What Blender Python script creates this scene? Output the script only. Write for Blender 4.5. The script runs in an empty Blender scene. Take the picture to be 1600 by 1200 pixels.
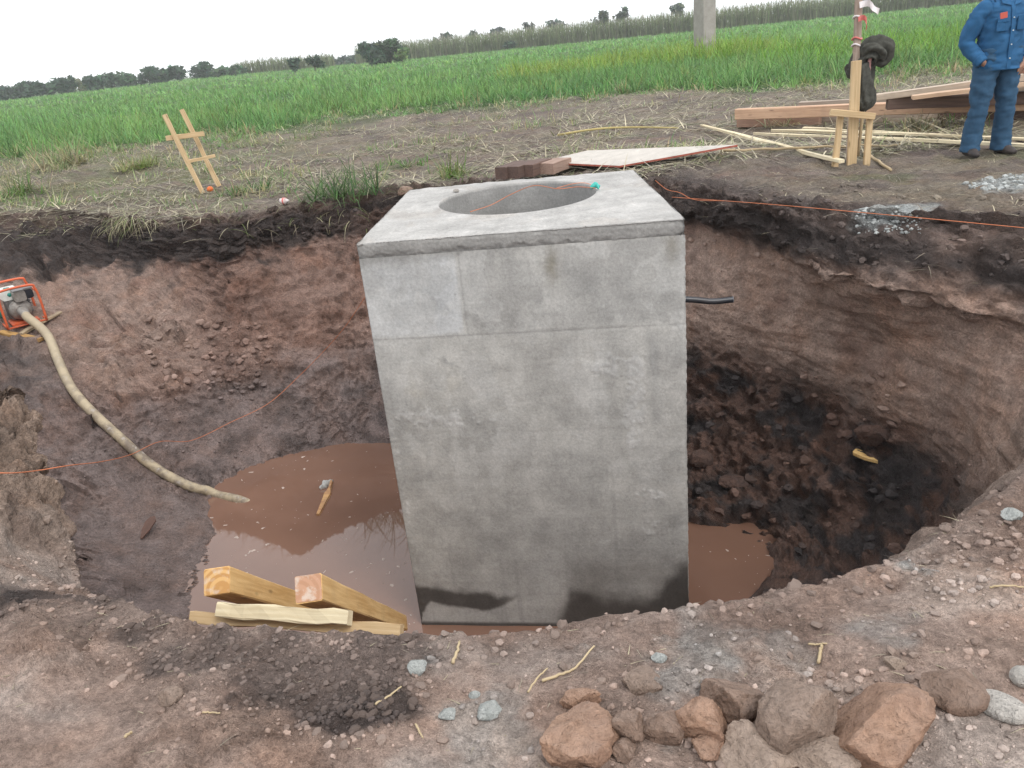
import bpy, math, random
import numpy as np
from mathutils import Vector, Matrix

# ------------------------------------------------------------------ camera, world, sun, exposure
SC = bpy.context.scene
COL = SC.collection
PITCH, ROLL = math.radians(22.938), math.radians(5.824)
CZ, FPX = 1.45, 1252.0
_c, _s, _cp, _sp = math.cos(ROLL), math.sin(ROLL), math.cos(PITCH), math.sin(PITCH)
RIGHT = Vector((_c, -_s * _sp, -_s * _cp))
UP = Vector((_s, _c * _sp, _c * _cp))
FWD = Vector((0, _cp, -_sp))
cam_d = bpy.data.cameras.new('camera')
cam = bpy.data.objects.new('camera', cam_d)
COL.objects.link(cam)
cam_d.sensor_width = 36.0
cam_d.lens = FPX / 1600.0 * 36.0
cam_d.clip_start, cam_d.clip_end = 0.05, 3000
cam.matrix_world = Matrix(((RIGHT.x, UP.x, -FWD.x, 0), (RIGHT.y, UP.y, -FWD.y, 0), (RIGHT.z, UP.z, -FWD.z, CZ), (0, 0, 0, 1)))
SC.camera = cam

SUN_EL, SUN_AZ = math.radians(52), math.radians(145)      # azimuth: direction the light comes from, clockwise from +Y
world = bpy.data.worlds.new('World')
SC.world = world
world.use_nodes = True
wn = world.node_tree
wn.nodes.clear()
sky = wn.nodes.new('ShaderNodeTexSky')
sky.sky_type = 'NISHITA'
sky.sun_disc = False
sky.sun_elevation = SUN_EL
sky.sun_rotation = SUN_AZ
sky.air_density, sky.dust_density, sky.ozone_density = 1.0, 4.0, 1.0
mixw = wn.nodes.new('ShaderNodeMix'); mixw.data_type = 'RGBA'
mixw.inputs[0].default_value = 0.80                        # an even layer of white cloud over the clear sky
mixw.inputs[7].default_value = (13.4, 13.7, 14.0, 1)
bg = wn.nodes.new('ShaderNodeBackground'); bg.inputs[1].default_value = 0.098
wo = wn.nodes.new('ShaderNodeOutputWorld')
wn.links.new(sky.outputs[0], mixw.inputs[6]); wn.links.new(mixw.outputs[2], bg.inputs[0]); wn.links.new(bg.outputs[0], wo.inputs[0])
sun_d = bpy.data.lights.new('sun', 'SUN')
sun_d.energy, sun_d.angle, sun_d.color = 1.2, math.radians(20), (1.0, 0.97, 0.93)
sun = bpy.data.objects.new('sun', sun_d); COL.objects.link(sun)
sd = Vector((math.sin(SUN_AZ) * math.cos(SUN_EL), math.cos(SUN_AZ) * math.cos(SUN_EL), math.sin(SUN_EL)))
sun.rotation_euler = sd.to_track_quat('Z', 'Y').to_euler()
VS = SC.view_settings
VS.view_transform, VS.look, VS.exposure, VS.gamma, VS.use_curve_mapping = 'Standard', 'None', 0.38, 1.0, False
SC.cycles.use_denoising = True
SC.cycles.denoising_prefilter = 'NONE'
SC.cycles.max_bounces = 6
SC.cycles.diffuse_bounces = 4
SC.cycles.transparent_max_bounces = 6

# ------------------------------------------------------------------ helpers: noise
_rs = np.random.RandomState(7)
_G = _rs.normal(size=(4096, 3)); _G /= np.linalg.norm(_G, axis=1)[:, None]
_R = _rs.rand(4096)
def _hash(ix, iy, iz, seed):
    return ((ix * 73856093) ^ (iy * 19349663) ^ (iz * 83492791) ^ (seed * 2654435761)) >> 3 & 4095
def gnoise(P, seed=0):
    P = np.asarray(P, float); I = np.floor(P).astype(np.int64); f = P - I
    u = f * f * f * (f * (f * 6 - 15) + 10)
    out = 0
    for dx in (0, 1):
        wx = u[:, 0] if dx else 1 - u[:, 0]
        for dy in (0, 1):
            wy = u[:, 1] if dy else 1 - u[:, 1]
            for dz in (0, 1):
                wz = u[:, 2] if dz else 1 - u[:, 2]
                g = _G[_hash(I[:, 0] + dx, I[:, 1] + dy, I[:, 2] + dz, seed)]
                out = out + wx * wy * wz * (g[:, 0] * (f[:, 0] - dx) + g[:, 1] * (f[:, 1] - dy) + g[:, 2] * (f[:, 2] - dz))
    return out * 1.5
def fbm(P, octs=4, seed=0, gain=0.5, mode=0):
    P = np.asarray(P, float); a, s, t = 1.0, 0.0, 0.0
    for o in range(octs):
        n = gnoise(P * (2.03 ** o) + 17.3 * o, seed + o)
        if mode == 1: n = np.abs(n) * 2 - 0.35          # billow: rounded lumps, sharp valleys
        if mode == 2: n = 0.35 - np.abs(n) * 2          # ridges
        s = s + a * n; t += a; a *= gain
    return s / t * (1.6 if mode == 0 else 1)
def worley(P, seed=0):                                   # distance to the nearest random point, and to the second (2D or 3D points)
    P = np.asarray(P, float); I = np.floor(P).astype(np.int64); f1 = np.full(len(P), 9.0); f2 = f1.copy(); cid = np.zeros(len(P))
    rng = (-1, 0, 1)
    for dx in rng:
        for dy in rng:
            for dz in rng:
                h = _hash(I[:, 0] + dx, I[:, 1] + dy, I[:, 2] + dz, seed)
                q = np.stack((I[:, 0] + dx + _R[h], I[:, 1] + dy + _R[(h + 911) & 4095], I[:, 2] + dz + _R[(h + 2003) & 4095]), 1)
                d = np.linalg.norm(P - q, axis=1)
                n = d < f1
                f2 = np.where(n, f1, np.minimum(f2, d)); cid = np.where(n, _R[(h + 77) & 4095], cid); f1 = np.where(n, d, f1)
    return f1, f2, cid
def sstep(a, b, x):
    t = np.clip((x - a) / (b - a), 0, 1); return t * t * (3 - 2 * t)
def lerp(a, b, t):
    return a + (b - a) * t
def srgb(r, g, b):
    f = lambda v: (v / 255 / 12.92) if v / 255 <= 0.04045 else ((v / 255 + 0.055) / 1.055) ** 2.4
    return np.array((f(r), f(g), f(b)))

# ------------------------------------------------------------------ helpers: meshes
def mesh_np(name, V, F, smooth=True, col=None, attrs=None):
    V = np.asarray(V, np.float32); F = np.asarray(F, np.int32)
    me = bpy.data.meshes.new(name)
    n, k = F.shape
    me.vertices.add(len(V)); me.vertices.foreach_set('co', V.ravel())
    me.loops.add(n * k); me.loops.foreach_set('vertex_index', F.ravel())
    me.polygons.add(n); me.polygons.foreach_set('loop_start', np.arange(0, n * k, k, dtype=np.int32))
    me.polygons.foreach_set('use_smooth', np.full(n, smooth))
    if col is not None:
        a = me.color_attributes.new('Col', 'FLOAT_COLOR', 'POINT')
        c = np.ones((len(V), 4), np.float32); c[:, :3] = col; a.data.foreach_set('color', c.ravel())
    for an, av in (attrs or {}).items():
        a = me.attributes.new(an, 'FLOAT', 'POINT'); a.data.foreach_set('value', np.asarray(av, np.float32))
    me.update(calc_edges=True)
    return me
def link(name, me, mat=None, parent=None):
    o = bpy.data.objects.new(name, me); COL.objects.link(o)
    if mat is not None and not me.materials: me.materials.append(mat)
    if parent is not None: o.parent = parent
    return o
def tag(o, label=None, cat=None, group=None, kind=None):
    if label: o['label'] = label
    if cat: o['category'] = cat
    if group: o['group'] = group
    if kind: o['kind'] = kind
    return o
def thing(name, label, cat, loc, group=None):
    o = bpy.data.objects.new(name, None); COL.objects.link(o); o.location = loc; o.empty_display_size = 0.1
    return tag(o, label, cat, group)
def unit(v):
    v = np.asarray(v, float); return v / (np.linalg.norm(v) + 1e-12)
def frame(d, up=(0, 0, 1)):
    d = unit(d); up = np.asarray(up, float)
    if abs(np.dot(d, up)) > 0.98: up = np.array((1.0, 0, 0))
    a = unit(np.cross(up, d)); b = np.cross(d, a); return a, b
class MB:                                                # collects shapes into one mesh; wc = coordinates along/across each piece for grain
    def __init__(s): s.v = []; s.f = []; s.w = []; s.n = 0
    def add(s, V, F, W=None):
        V = np.asarray(V, float)
        s.v.append(V); s.w.append(V if W is None else np.asarray(W, float))
        for f in F: s.f.append([i + s.n for i in f])
        s.n += len(V)
    def rings(s, R, closed=True, caps=True, W=None):     # R: m rings of n points
        R = np.asarray(R, float); m, n = R.shape[:2]; F = []
        for i in range(m - 1):
            for j in range(n if closed else n - 1):
                k = (j + 1) % n; F.append((i * n + j, i * n + k, (i + 1) * n + k, (i + 1) * n + j))
        if caps: F.append(tuple(range(n - 1, -1, -1))); F.append(tuple((m - 1) * n + j for j in range(n)))
        s.add(R.reshape(-1, 3), F, None if W is None else np.asarray(W, float).reshape(-1, 3)); return s
    def beam(s, p0, p1, w, h, up=(0, 0, 1), ch=0.12, seg=2, jit=0.0, seed=0, cut=0.0):
        p0 = np.asarray(p0, float); p1 = np.asarray(p1, float); d = p1 - p0; L = np.linalg.norm(d); a, b = frame(d, up)
        c = ch * min(w, h); x, y = w / 2, h / 2
        sec = [(x - c, -y), (x, -y + c), (x, y - c), (x - c, y), (-x + c, y), (-x, y - c), (-x, -y + c), (-x + c, -y)]
        rs = np.random.RandomState(seed + 1); R = []; W = []; o = rs.rand(3) * 5
        for i in range(seg + 1):
            t = i / seg; q = p0 + d * t; j = rs.normal(size=(8, 2)) * jit; sh = rs.normal(size=2) * jit
            R.append([q + a * (u + j[k, 0] + sh[0]) + b * (v + j[k, 1] + sh[1]) + unit(d) * (cut * u / x if i in (0, seg) else 0) for k, (u, v) in enumerate(sec)])
            W.append([(t * L + o[0], u + o[1], v + o[2]) for u, v in sec])
        return s.rings(R, W=W)
    def box(s, c, sz, rz=0.0, ch=0.06):
        c = np.asarray(c, float); ca, sa = math.cos(rz), math.sin(rz); ax = np.array((ca, sa, 0))
        return s.beam(c - ax * sz[0] / 2, c + ax * sz[0] / 2, sz[1], sz[2], ch=ch, seg=1)
    def tube(s, P, r, n=8, caps=True):
        P = np.asarray(P, float); m = len(P); r = np.full(m, r) if np.isscalar(r) else np.asarray(r, float)
        T = np.gradient(P, axis=0); a, b = frame(T[0]); R = []; W = []; L = 0
        for i in range(m):
            t = unit(T[i]); a = unit(a - t * np.dot(a, t)); b = np.cross(t, a)
            if i: L += np.linalg.norm(P[i] - P[i - 1])
            an = np.arange(n) * 2 * math.pi / n
            R.append(P[i] + r[i] * (np.cos(an)[:, None] * a + np.sin(an)[:, None] * b)); W.append(np.stack((np.full(n, L), r[i] * np.cos(an), r[i] * np.sin(an)), 1))
        return s.rings(R, caps=caps, W=W)
    def build(s, name, mat, parent=None, smooth=False, col=None, off=None):
        V = np.concatenate(s.v); W = np.concatenate(s.w)
        if off is None: off = np.array(parent_loc(parent)) if parent is not None else np.zeros(3)
        me = bpy.data.meshes.new(name); me.from_pydata((V - off).tolist(), [], s.f)
        me.polygons.foreach_set('use_smooth', np.full(len(s.f), smooth))
        a = me.attributes.new('wc', 'FLOAT_VECTOR', 'POINT'); a.data.foreach_set('vector', W.astype(np.float32).ravel())
        if col is not None:
            ca = me.color_attributes.new('Col', 'FLOAT_COLOR', 'POINT'); c = np.ones((len(V), 4), np.float32); c[:, :3] = col; ca.data.foreach_set('color', c.ravel())
        me.update()
        return link(name, me, mat, parent)
def parent_loc(p):
    l = Vector((0, 0, 0))
    while p is not None: l = l + p.location; p = p.parent
    return l
def smooth_path(P, n):                                   # Catmull-Rom
    P = np.asarray(P, float); Q = np.vstack((2 * P[0] - P[1], P, 2 * P[-1] - P[-2])); out = []
    m = len(P) - 1
    for i in range(n + 1):
        x = i / n * m; k = min(int(x), m - 1); t = x - k; a, b, c, d = Q[k:k + 4]
        out.append(0.5 * (2 * b + (c - a) * t + (2 * a - 5 * b + 4 * c - d) * t * t + (3 * b - a - 3 * c + d) * t ** 3))
    return np.array(out)
def one(mb, name, mat, label, cat, group=None, base=None, **k):      # a thing that is a single mesh, origin at its base
    V = np.concatenate(mb.v)
    b = np.array((V[:, 0].mean(), V[:, 1].mean(), V[:, 2].min())) if base is None else np.asarray(base, float)
    o = mb.build(name, mat, off=b, **k); o.location = b
    return tag(o, label, cat, group)

# ------------------------------------------------------------------ helpers: materials
class NT:
    def __init__(s, name, rough=0.9, spec=0.3):
        s.m = bpy.data.materials.new(name); s.m.use_nodes = True; s.t = s.m.node_tree; s.b = s.t.nodes['Principled BSDF']
        s.b.inputs['Roughness'].default_value = rough; s.b.inputs['Specular IOR Level'].default_value = spec
    def n(s, ty, **k):
        x = s.t.nodes.new('ShaderNode' + ty)
        for a, v in k.items(): setattr(x, a, v)
        return x
    def l(s, a, b): s.t.links.new(a, b)
    def coord(s, which='Object', scale=None):
        c = s.n('TexCoord').outputs[which]
        if scale:
            m = s.n('Mapping'); s.l(c, m.inputs[0]); m.inputs['Scale'].default_value = scale; c = m.outputs[0]
        return c
    def attr(s, name, out='Color'):
        return s.n('Attribute', attribute_name=name).outputs[out]
    def scaled(s, c, scale):
        m = s.n('Mapping'); s.l(c, m.inputs[0]); m.inputs['Scale'].default_value = scale; return m.outputs[0]
    def noise(s, c, scale, detail=6, rough=0.6, dist=0.0):
        x = s.n('TexNoise'); s.l(c, x.inputs['Vector']); x.inputs['Scale'].default_value = scale; x.inputs['Detail'].default_value = detail
        x.inputs['Roughness'].default_value = rough; x.inputs['Distortion'].default_value = dist; return x.outputs[0]
    def vor(s, c, scale, feature='F1'):
        x = s.n('TexVoronoi', feature=feature); s.l(c, x.inputs['Vector']); x.inputs['Scale'].default_value = scale; return x.outputs[0]
    def rng(s, v, a, b, c, d):
        x = s.n('MapRange'); s.l(v, x.inputs[0])
        for i, q in enumerate((a, b, c, d)): x.inputs[i + 1].default_value = q
        return x.outputs[0]
    def mix(s, a, b, f, mode='MIX'):
        x = s.n('Mix', data_type='RGBA', blend_type=mode)
        for i, q in ((0, f), (6, a), (7, b)):
            if hasattr(q, 'links'): s.l(q, x.inputs[i])
            elif i == 0: x.inputs[0].default_value = q
            else: x.inputs[i].default_value = (*q, 1)
        return x.outputs[2]
    def math(s, a, b, op='MULTIPLY'):
        x = s.n('Math', operation=op)
        for i, q in ((0, a), (1, b)):
            if hasattr(q, 'links'): s.l(q, x.inputs[i])
            else: x.inputs[i].default_value = q
        return x.outputs[0]
    def mul(s, colr, v):                                  # multiply a colour by a grey value
        c = s.n('CombineColor')
        for i in range(3): s.l(v, c.inputs[i])
        return s.mix(colr, c.outputs[0], 1.0, 'MULTIPLY')
    def bump(s, h, strength, dist, prev=None):
        x = s.n('Bump'); s.l(h, x.inputs['Height']); x.inputs['Strength'].default_value = strength; x.inputs['Distance'].default_value = dist
        if prev is not None: s.l(prev, x.inputs['Normal'])
        return x.outputs[0]
    def done(s, col=None, normal=None, rough=None):
        if col is not None:
            if hasattr(col, 'links'): s.l(col, s.b.inputs['Base Color'])
            else: s.b.inputs['Base Color'].default_value = (*col, 1)
        if normal is not None: s.l(normal, s.b.inputs['Normal'])
        if rough is not None: s.l(rough, s.b.inputs['Roughness'])
        return s.m

def soil_material():
    t = NT('soil'); c = t.coord('Object')
    col = t.attr('Col'); wet = t.attr('wet', 'Fac')
    n1 = t.noise(c, 7, 8, 0.65); n2 = t.noise(c, 55, 6, 0.7); n3 = t.noise(c, 1.6, 4, 0.5); n4 = t.noise(c, 190, 3, 0.7)
    n5 = t.noise(c, 21, 8, 0.75)
    k = t.math(t.rng(n5, 0.3, 0.7, 0.82, 1.17), t.rng(wet, 0, 1, 1.02, 1.0))
    k = t.math(k, 1.0)
    k0 = t.math(t.math(t.rng(n1, 0.28, 0.72, 0.66, 1.34), t.rng(n2, 0.28, 0.72, 0.62, 1.38)), t.math(t.rng(n3, 0.3, 0.7, 0.9, 1.1), t.rng(n4, 0.3, 0.7, 0.8, 1.2)))
    cc = t.mul(col, t.math(k, k0))
    cc = t.mix(cc, t.mix(cc, (1.0, 0.80, 0.66), 1.0, 'MULTIPLY'), t.rng(t.noise(c, 2.7, 5, 0.6), 0.45, 0.7, 0, 0.55))
    speck = t.rng(t.vor(c, 85), 0.0, 0.16, 0.55, 0.0)     # small pale grit
    cc = t.mix(cc, t.mix(cc, (1.7, 1.7, 1.7), 1.0, 'MULTIPLY'), speck)
    b = t.bump(t.noise(c, 14, 9, 0.70), 1.0, 0.065); b = t.bump(t.vor(t.mix(c, t.noise(c, 30, 3), 0.04), 38), 0.4, 0.022, b); b = t.bump(n2, 0.9, 0.024, b); b = t.bump(n4, 0.8, 0.009, b)
    r = t.math(t.rng(wet, 0, 1, 0.95, 0.30), t.rng(n1, 0.3, 0.7, -0.08, 0.08), 'ADD')
    return t.done(cc, b, r)
def clod_material():
    t = NT('clod_soil'); c = t.coord('Object'); col = t.attr('Col')
    rnd = t.n('ObjectInfo').outputs['Random']
    n1 = t.noise(c, 18, 7, 0.65); n2 = t.noise(c, 110, 5, 0.7)
    cc = t.mul(col, t.math(t.math(t.rng(n1, 0.25, 0.75, 0.75, 1.25), t.rng(n2, 0.25, 0.75, 0.75, 1.25)), t.rng(rnd, 0, 1, 0.8, 1.2)))
    b = t.bump(n1, 0.6, 0.015); b = t.bump(n2, 0.5, 0.003, b)
    return t.done(cc, b)
def stone_material(name, base, tint, dust=0.3):
    t = NT(name); c = t.coord('Object')
    n1 = t.noise(c, 9, 8, 0.62); n2 = t.noise(c, 70, 6, 0.7); n3 = t.noise(c, 22, 5, 0.6, 1.0)
    cc = t.mix(tuple(base), tuple(tint), t.rng(n1, 0.35, 0.65, 0, 1))
    cc = t.mul(cc, t.math(t.rng(n2, 0.25, 0.75, 0.7, 1.3), t.rng(n3, 0.3, 0.55, 0.75, 1.08)))
    up = t.n('SeparateXYZ'); t.l(t.n('NewGeometry').outputs['Normal'], up.inputs[0])
    dm = t.math(t.rng(up.outputs[2], 0.35, 0.95, 0, dust), t.rng(n3, 0.35, 0.6, 0.2, 1))
    cc = t.mix(cc, (0.36, 0.29, 0.25), dm)                # settled dust lies on the upper faces
    b = t.bump(n1, 0.8, 0.05); b = t.bump(n3, 0.8, 0.024, b); b = t.bump(n2, 0.8, 0.008, b)
    return t.done(cc, b)
def wood_material(name, light, dark, rough=0.75, grain=1.0, dirt=0.0, dirtcol=(0.16, 0.12, 0.10)):
    t = NT(name, rough, 0.25); c = t.attr('wc', 'Vector')
    g = t.noise(t.scaled(c, (2.5, 60, 60)), 1.0, 5, 0.6, 0.4); g2 = t.noise(t.scaled(c, (0.9, 9, 9)), 1.0, 4, 0.55)
    cc = t.mix(tuple(light), tuple(dark), t.rng(t.math(t.math(g, 0.65), t.math(g2, 0.35), 'ADD'), 0.4, 0.62, 0, grain))
    kn = t.rng(t.vor(t.scaled(c, (3.2, 11, 11)), 1.0), 0.04, 0.15, 0.75, 0)          # knots
    cc = t.mix(cc, tuple(np.array(dark) * 0.45), kn)
    if dirt: cc = t.mix(cc, dirtcol, t.rng(t.noise(t.coord('Object'), 4.5, 6, 0.65), 0.5 - 0.1 * dirt, 0.68, 0, dirt))
    return t.done(cc, t.bump(g, 0.35, 0.004))
def plain(name, col, rough=0.6, spec=0.3, var=0.25, scale=25, bump=0.0, metal=0.0, dirt=0.0):
    t = NT(name, rough, spec); c = t.coord('Object'); n = t.noise(c, scale, 6, 0.62)
    cc = t.mul(t.mix(tuple(col), tuple(col), 0.0), t.rng(n, 0.25, 0.75, 1 - var, 1 + var))
    if dirt: cc = t.mix(cc, (0.17, 0.13, 0.11), t.rng(t.noise(c, scale * 0.45, 6, 0.65), 0.45, 0.7, 0, dirt))
    t.b.inputs['Metallic'].default_value = metal
    return t.done(cc, t.bump(n, 0.5, bump) if bump else None)
def leaf_material(name, transl=0.35, var=0.3):
    t = NT(name, 0.55, 0.25); c = t.attr('Col'); n = t.noise(t.coord('Object'), 0.8, 4, 0.6)
    cc = t.mul(c, t.rng(n, 0.3, 0.7, 1 - var, 1 + var)); t.done(cc)
    tr = t.n('BsdfTranslucent'); t.l(cc, tr.inputs[0]); mx = t.n('MixShader'); mx.inputs[0].default_value = transl
    t.l(t.b.outputs[0], mx.inputs[1]); t.l(tr.outputs[0], mx.inputs[2]); t.l(mx.outputs[0], t.t.nodes['Material Output'].inputs[0])
    return t.m
M_SOIL, M_CLOD = soil_material(), clod_material()

# ------------------------------------------------------------------ terrain: one sheet, the pit and the plain, as rings round a point in the pit
WATER_Z = -2.57
PC = np.array((-2.0, 6.0))
CW = [(1.98,5.36),(1.75,5.75),(1.42,5.9),(1.15,6.4),(0.8,7.2),(0.2,7.7),(-.6,8.1),(-1.44,8.19),(-2.59,8.1),(-3.29,7.55),(-2.95,6.63),(-2.87,6.1),(-2.81,5.47),(-2.45,4.75),(-1.5,4.2),(0,4.0),(1.1,4.3),(1.54,4.85),(1.92,5.12)]
CW = [(x, y, WATER_Z) for x, y in CW]
CB = [(2.35,5.4,-2.42),(2.15,5.9,-2.36),(1.75,6.4,-2.3),(1.5,7.0,-2.2),(1.2,7.7,-2.25),(.4,8.2,-2.35),(-.6,8.45,-2.38),(-1.5,8.5,-2.35),(-2.7,8.4,-2.35),(-3.6,8.0,-2.35),(-3.8,7.3,-2.36),(-3.75,6.7,-2.4),(-3.45,5.9,-2.45),(-3.2,5.2,-2.4),(-2.6,4.3,-2.3),(-1.5,3.7,-2.2),(0,3.4,-2.2),(1.2,3.6,-2.2),(2.0,4.3,-2.3),(2.3,5.0,-2.4)]
CT = [(3.3,5.25,-2.0),(3.25,5.6,-2.0),(3.15,5.95,-1.97),(2.9,6.5,-1.87),(2.45,7.0,-1.78),(1.95,7.65,-1.75),(1.2,8.4,-1.8),(.2,8.7,-1.9),(-.9,8.85,-1.95),(-1.75,8.7,-2.0),(-2.57,8.6,-1.9),(-3.2,8.45,-1.85),(-3.9,8.2,-1.66),(-4.3,7.9,-1.72),(-4.6,7.45,-1.9),(-4.5,6.9,-2.1),(-4.0,6.1,-2.3),(-3.6,5.2,-2.1),(-2.9,4.1,-1.9),(-2.0,3.35,-1.7),(-1,3.0,-1.6),(0,2.8,-1.6),(1,2.9,-1.6),(2,3.5,-1.7),(2.8,4.3,-1.85)]
CM = [(3.55,5.0,-1.1),(3.5,5.5,-1.1),(3.3,6.1,-1.1),(3.0,6.7,-1.1),(2.55,7.3,-1.05),(2.05,7.9,-1.0),(1.2,8.7,-1.0),(.2,9.0,-1.0),(-.9,9.15,-1.1),(-1.75,8.95,-1.2),(-2.55,8.75,-1.1),(-3.1,8.65,-1.15),(-3.8,8.6,-1.2),(-4.5,8.8,-1.15),(-5.3,8.7,-1.0),(-5.6,8.0,-1.2),(-5.2,7.1,-1.55),(-4.4,6.0,-1.7),(-3.7,5.0,-1.4),(-2.9,3.9,-1.2),(-2.1,3.1,-1.1),(-1.1,2.65,-1.0),(0,2.45,-1.0),(1,2.55,-1.0),(1.9,3.1,-1.1),(2.8,3.9,-1.1),(3.4,4.5,-1.1)]
CU = [(3.58,5.1,-.75),(3.4,5.6,-.7),(3.1,6.25,-.6),(2.75,6.85,-.55),(2.4,7.4,-.45),(2.0,7.95,-.4),(1.2,8.8,-.4),(.2,9.2,-.4),(-.9,9.35,-.45),(-1.75,9.15,-.5),(-2.4,8.9,-.45),(-2.95,8.72,-.45),(-3.7,8.95,-.5),(-4.9,9.6,-.6),(-6.3,9.3,-.65),(-6.4,8.1,-.75),(-5.8,7.0,-.85),(-4.5,5.75,-.9),(-3.55,4.8,-.7),(-2.75,3.75,-.75),(-2.1,2.95,-.75),(-1.15,2.4,-.55),(0,2.1,-.5),(1,2.25,-.5),(1.85,2.8,-.6),(2.75,3.6,-.65),(3.45,4.3,-.7)]
CL = [(3.6,4.75,-.6),(3.3,5.1,-.6),(2.92,5.37,-.5),(2.52,5.85,-.45),(2.34,6.34,-.35),(2.18,6.9,-.2),(1.9,7.6,-.2),(1.2,8.6,-.2),(.2,9.1,-.2),(-.9,9.35,-.2),(-1.7,9.2,-.2),(-2.3,8.95,-.2),(-2.9,8.6,-.2),(-3.6,8.9,-.25),(-5.2,10.0,-.3),(-7,9.9,-.35),(-7.2,8.3,-.4),(-6.2,7.0,-.4),(-4.7,5.7,-.45),(-3.4,4.75,-.35),(-2.6,3.8,-.4),(-2.1,2.95,-.6),(-1.25,2.3,-.4),(-.3,1.95,-.25),(.4,1.92,-.22),(1.1,2.1,-.25),(1.75,2.55,-.25),(2.7,3.35,-.3),(3.45,4.1,-.5)]
CR = [(3.75,4.7,-.1),(3.6,5.35,0),(3.0,5.8,0),(2.6,6.3,0),(2.25,6.75,0),(2.05,7.3,0),(1.84,8.02,0),(1.0,9.0,0),(.2,9.3,0),(-.6,9.5,0),(-1.26,9.53,0),(-2.28,9.08,0),(-2.88,8.67,0),(-3.55,9.01,0),(-4.3,9.45,0),(-5.6,10.7,0),(-8,10.9,0),(-8.2,8.4,0),(-6.6,6.9,0),(-4.9,5.6,-.02),(-3.2,4.65,0),(-2.5,3.9,-.12),(-2.2,3.5,-.3),(-1.9,2.9,-.45),(-1.2,2.1,-.1),(-.93,1.89,0),(-.35,1.77,0),(.41,1.75,0),(1.16,1.92,0),(1.62,2.24,0),(2.6,3.0,0),(3.4,3.9,-.05)]

def push(P, f):                                            # the far left bank lies lower and further than the rest
    out = []
    for x, y, z in P:
        k = 1 + (f - 1) * float(sstep(1.2, -0.8, x)) * float(sstep(7.9, 8.9, y)); out.append((x * k, y * k, CZ + (z - CZ) * k))
    return out
def pull(P, f):                                            # the right wall stands nearly upright under its lip
    out = []
    for x, y, z in P:
        k = 1 + (f - 1) * float(sstep(1.5, 2.0, x)) * float(sstep(4.4, 5.1, y)); out.append((x * k, y * k, CZ + (z - CZ) * k))
    return out
CT, CM = pull(CT, .945), pull(CM, .935)
CU = [(3.5,5.0,-.78),(3.15,5.45,-.70),(2.72,5.98,-.64),(2.52,6.5,-.54),(2.3,7.1,-.42),(2.0,7.8,-.40)] + [q_ for q_ in CU if not (q_[0] > 1.9 and q_[1] > 5.0)]
CR, CL, CU, CM, CT = push(CR, 1.14), push(CL, 1.14), push(CU, 1.13), push(CM, 1.08), push(CT, 1.03)
th = np.concatenate((np.arange(-180, -105, 0.36), np.arange(-105, -38, 0.14), np.arange(-38, 180, 0.36)))
def contour(P, sm=1.6):
    P = np.array(P, float); d = P[:, :2] - PC; a = np.degrees(np.arctan2(d[:, 1], d[:, 0])); r = np.hypot(d[:, 0], d[:, 1]); o = np.argsort(a)
    a, r, z = a[o], r[o], P[o, 2]
    A = np.concatenate((a - 360, a, a + 360)); g = np.arange(-540, 540, 0.1)
    k = np.exp(-0.5 * (np.arange(-60, 61) * 0.1 / sm) ** 2); k /= k.sum()
    f = lambda q: np.interp(th, g, np.convolve(np.interp(g, A, np.tile(q, 3)), k, 'same'))
    return f(r), f(z)
ct, st = np.cos(np.radians(th)), np.sin(np.radians(th))
circ = np.stack((ct * 4, st * 4, np.zeros_like(th)), 1)
def ragged(amp, seed, f=1.0):                              # uneven edges round the pit
    return amp * (fbm(circ * 1.1 * f, 3, seed) + 0.5 * fbm(circ * 6 * f, 3, seed + 9))
W_, B_, T_, Mi, U_, L_, R_ = [contour(c) for c in (CW, CB, CT, CM, CU, CL, CR)]
near = sstep(-112, -100, th) * (1 - sstep(-28, -14, th))   # the camera's side of the pit
rl = ragged(0.11, 50) * (1 - 0.75 * near); rz = ragged(0.06, 60) * (1 - near) + near * 0.05 * fbm(circ * 2.2, 4, 65)
keys = [(np.full_like(th, 0.05), np.full_like(th, -2.95)), (W_[0] - 0.35 - 0 * th, np.full_like(th, -2.80)), (W_[0] + ragged(0.07, 20, .8), W_[1]), (B_[0] + ragged(0.06, 30, .7), B_[1]),
        (T_[0] + ragged(0.07, 33), T_[1] + ragged(0.05, 34)), (Mi[0] + ragged(0.06, 36), Mi[1]), (U_[0] + ragged(0.07, 40), U_[1] + ragged(0.04, 41)),
        (L_[0] + rl, L_[1] + rz), (R_[0] + rl * 0.8, R_[1] + rz * 0.7)]
def G(x, y):                                               # the plain outside the pit
    x = np.asarray(x, float); y = np.asarray(y, float); P = np.stack((x, y, np.zeros_like(x)), 1)
    far = sstep(30, 190, y) * (0.08 + 0.45 * np.exp(-((x + 58) / 26) ** 2)) - 0.21 * sstep(2.0, -1.5, x) * sstep(8.0, 10.0, y) * (1 - sstep(12.5, 19.0, y))
    d = np.hypot(x, y - 1.0)
    z = 0.05 * fbm(P * 0.45, 3, 101) + 0.022 * fbm(P * 1.9, 3, 102)
    # spoil heaps and hollows by the near edge, clods of the dark heap, a low mound under the sheet of plywood
    for bx, by, s, h in ((-0.60, 1.66, 0.16, 0.10), (-0.42, 1.50, 0.13, 0.05), (-1.45, 2.0, 0.30, 0.09), (0.10, 1.64, 0.14, 0.04), (0.9, 1.65, 0.25, 0.05), (0.55, 1.24, 0.20, -0.05), (1.35, 1.75, 0.3, 0.06), (2.9, 9.2, 0.6, 0.10), (2.3, 8.4, 0.6, 0.08)):
        z = z + h * np.exp(-((x - bx) ** 2 + (y - by) ** 2) / (2 * s * s))
    return z + far
r8 = keys[8][0]
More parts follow.
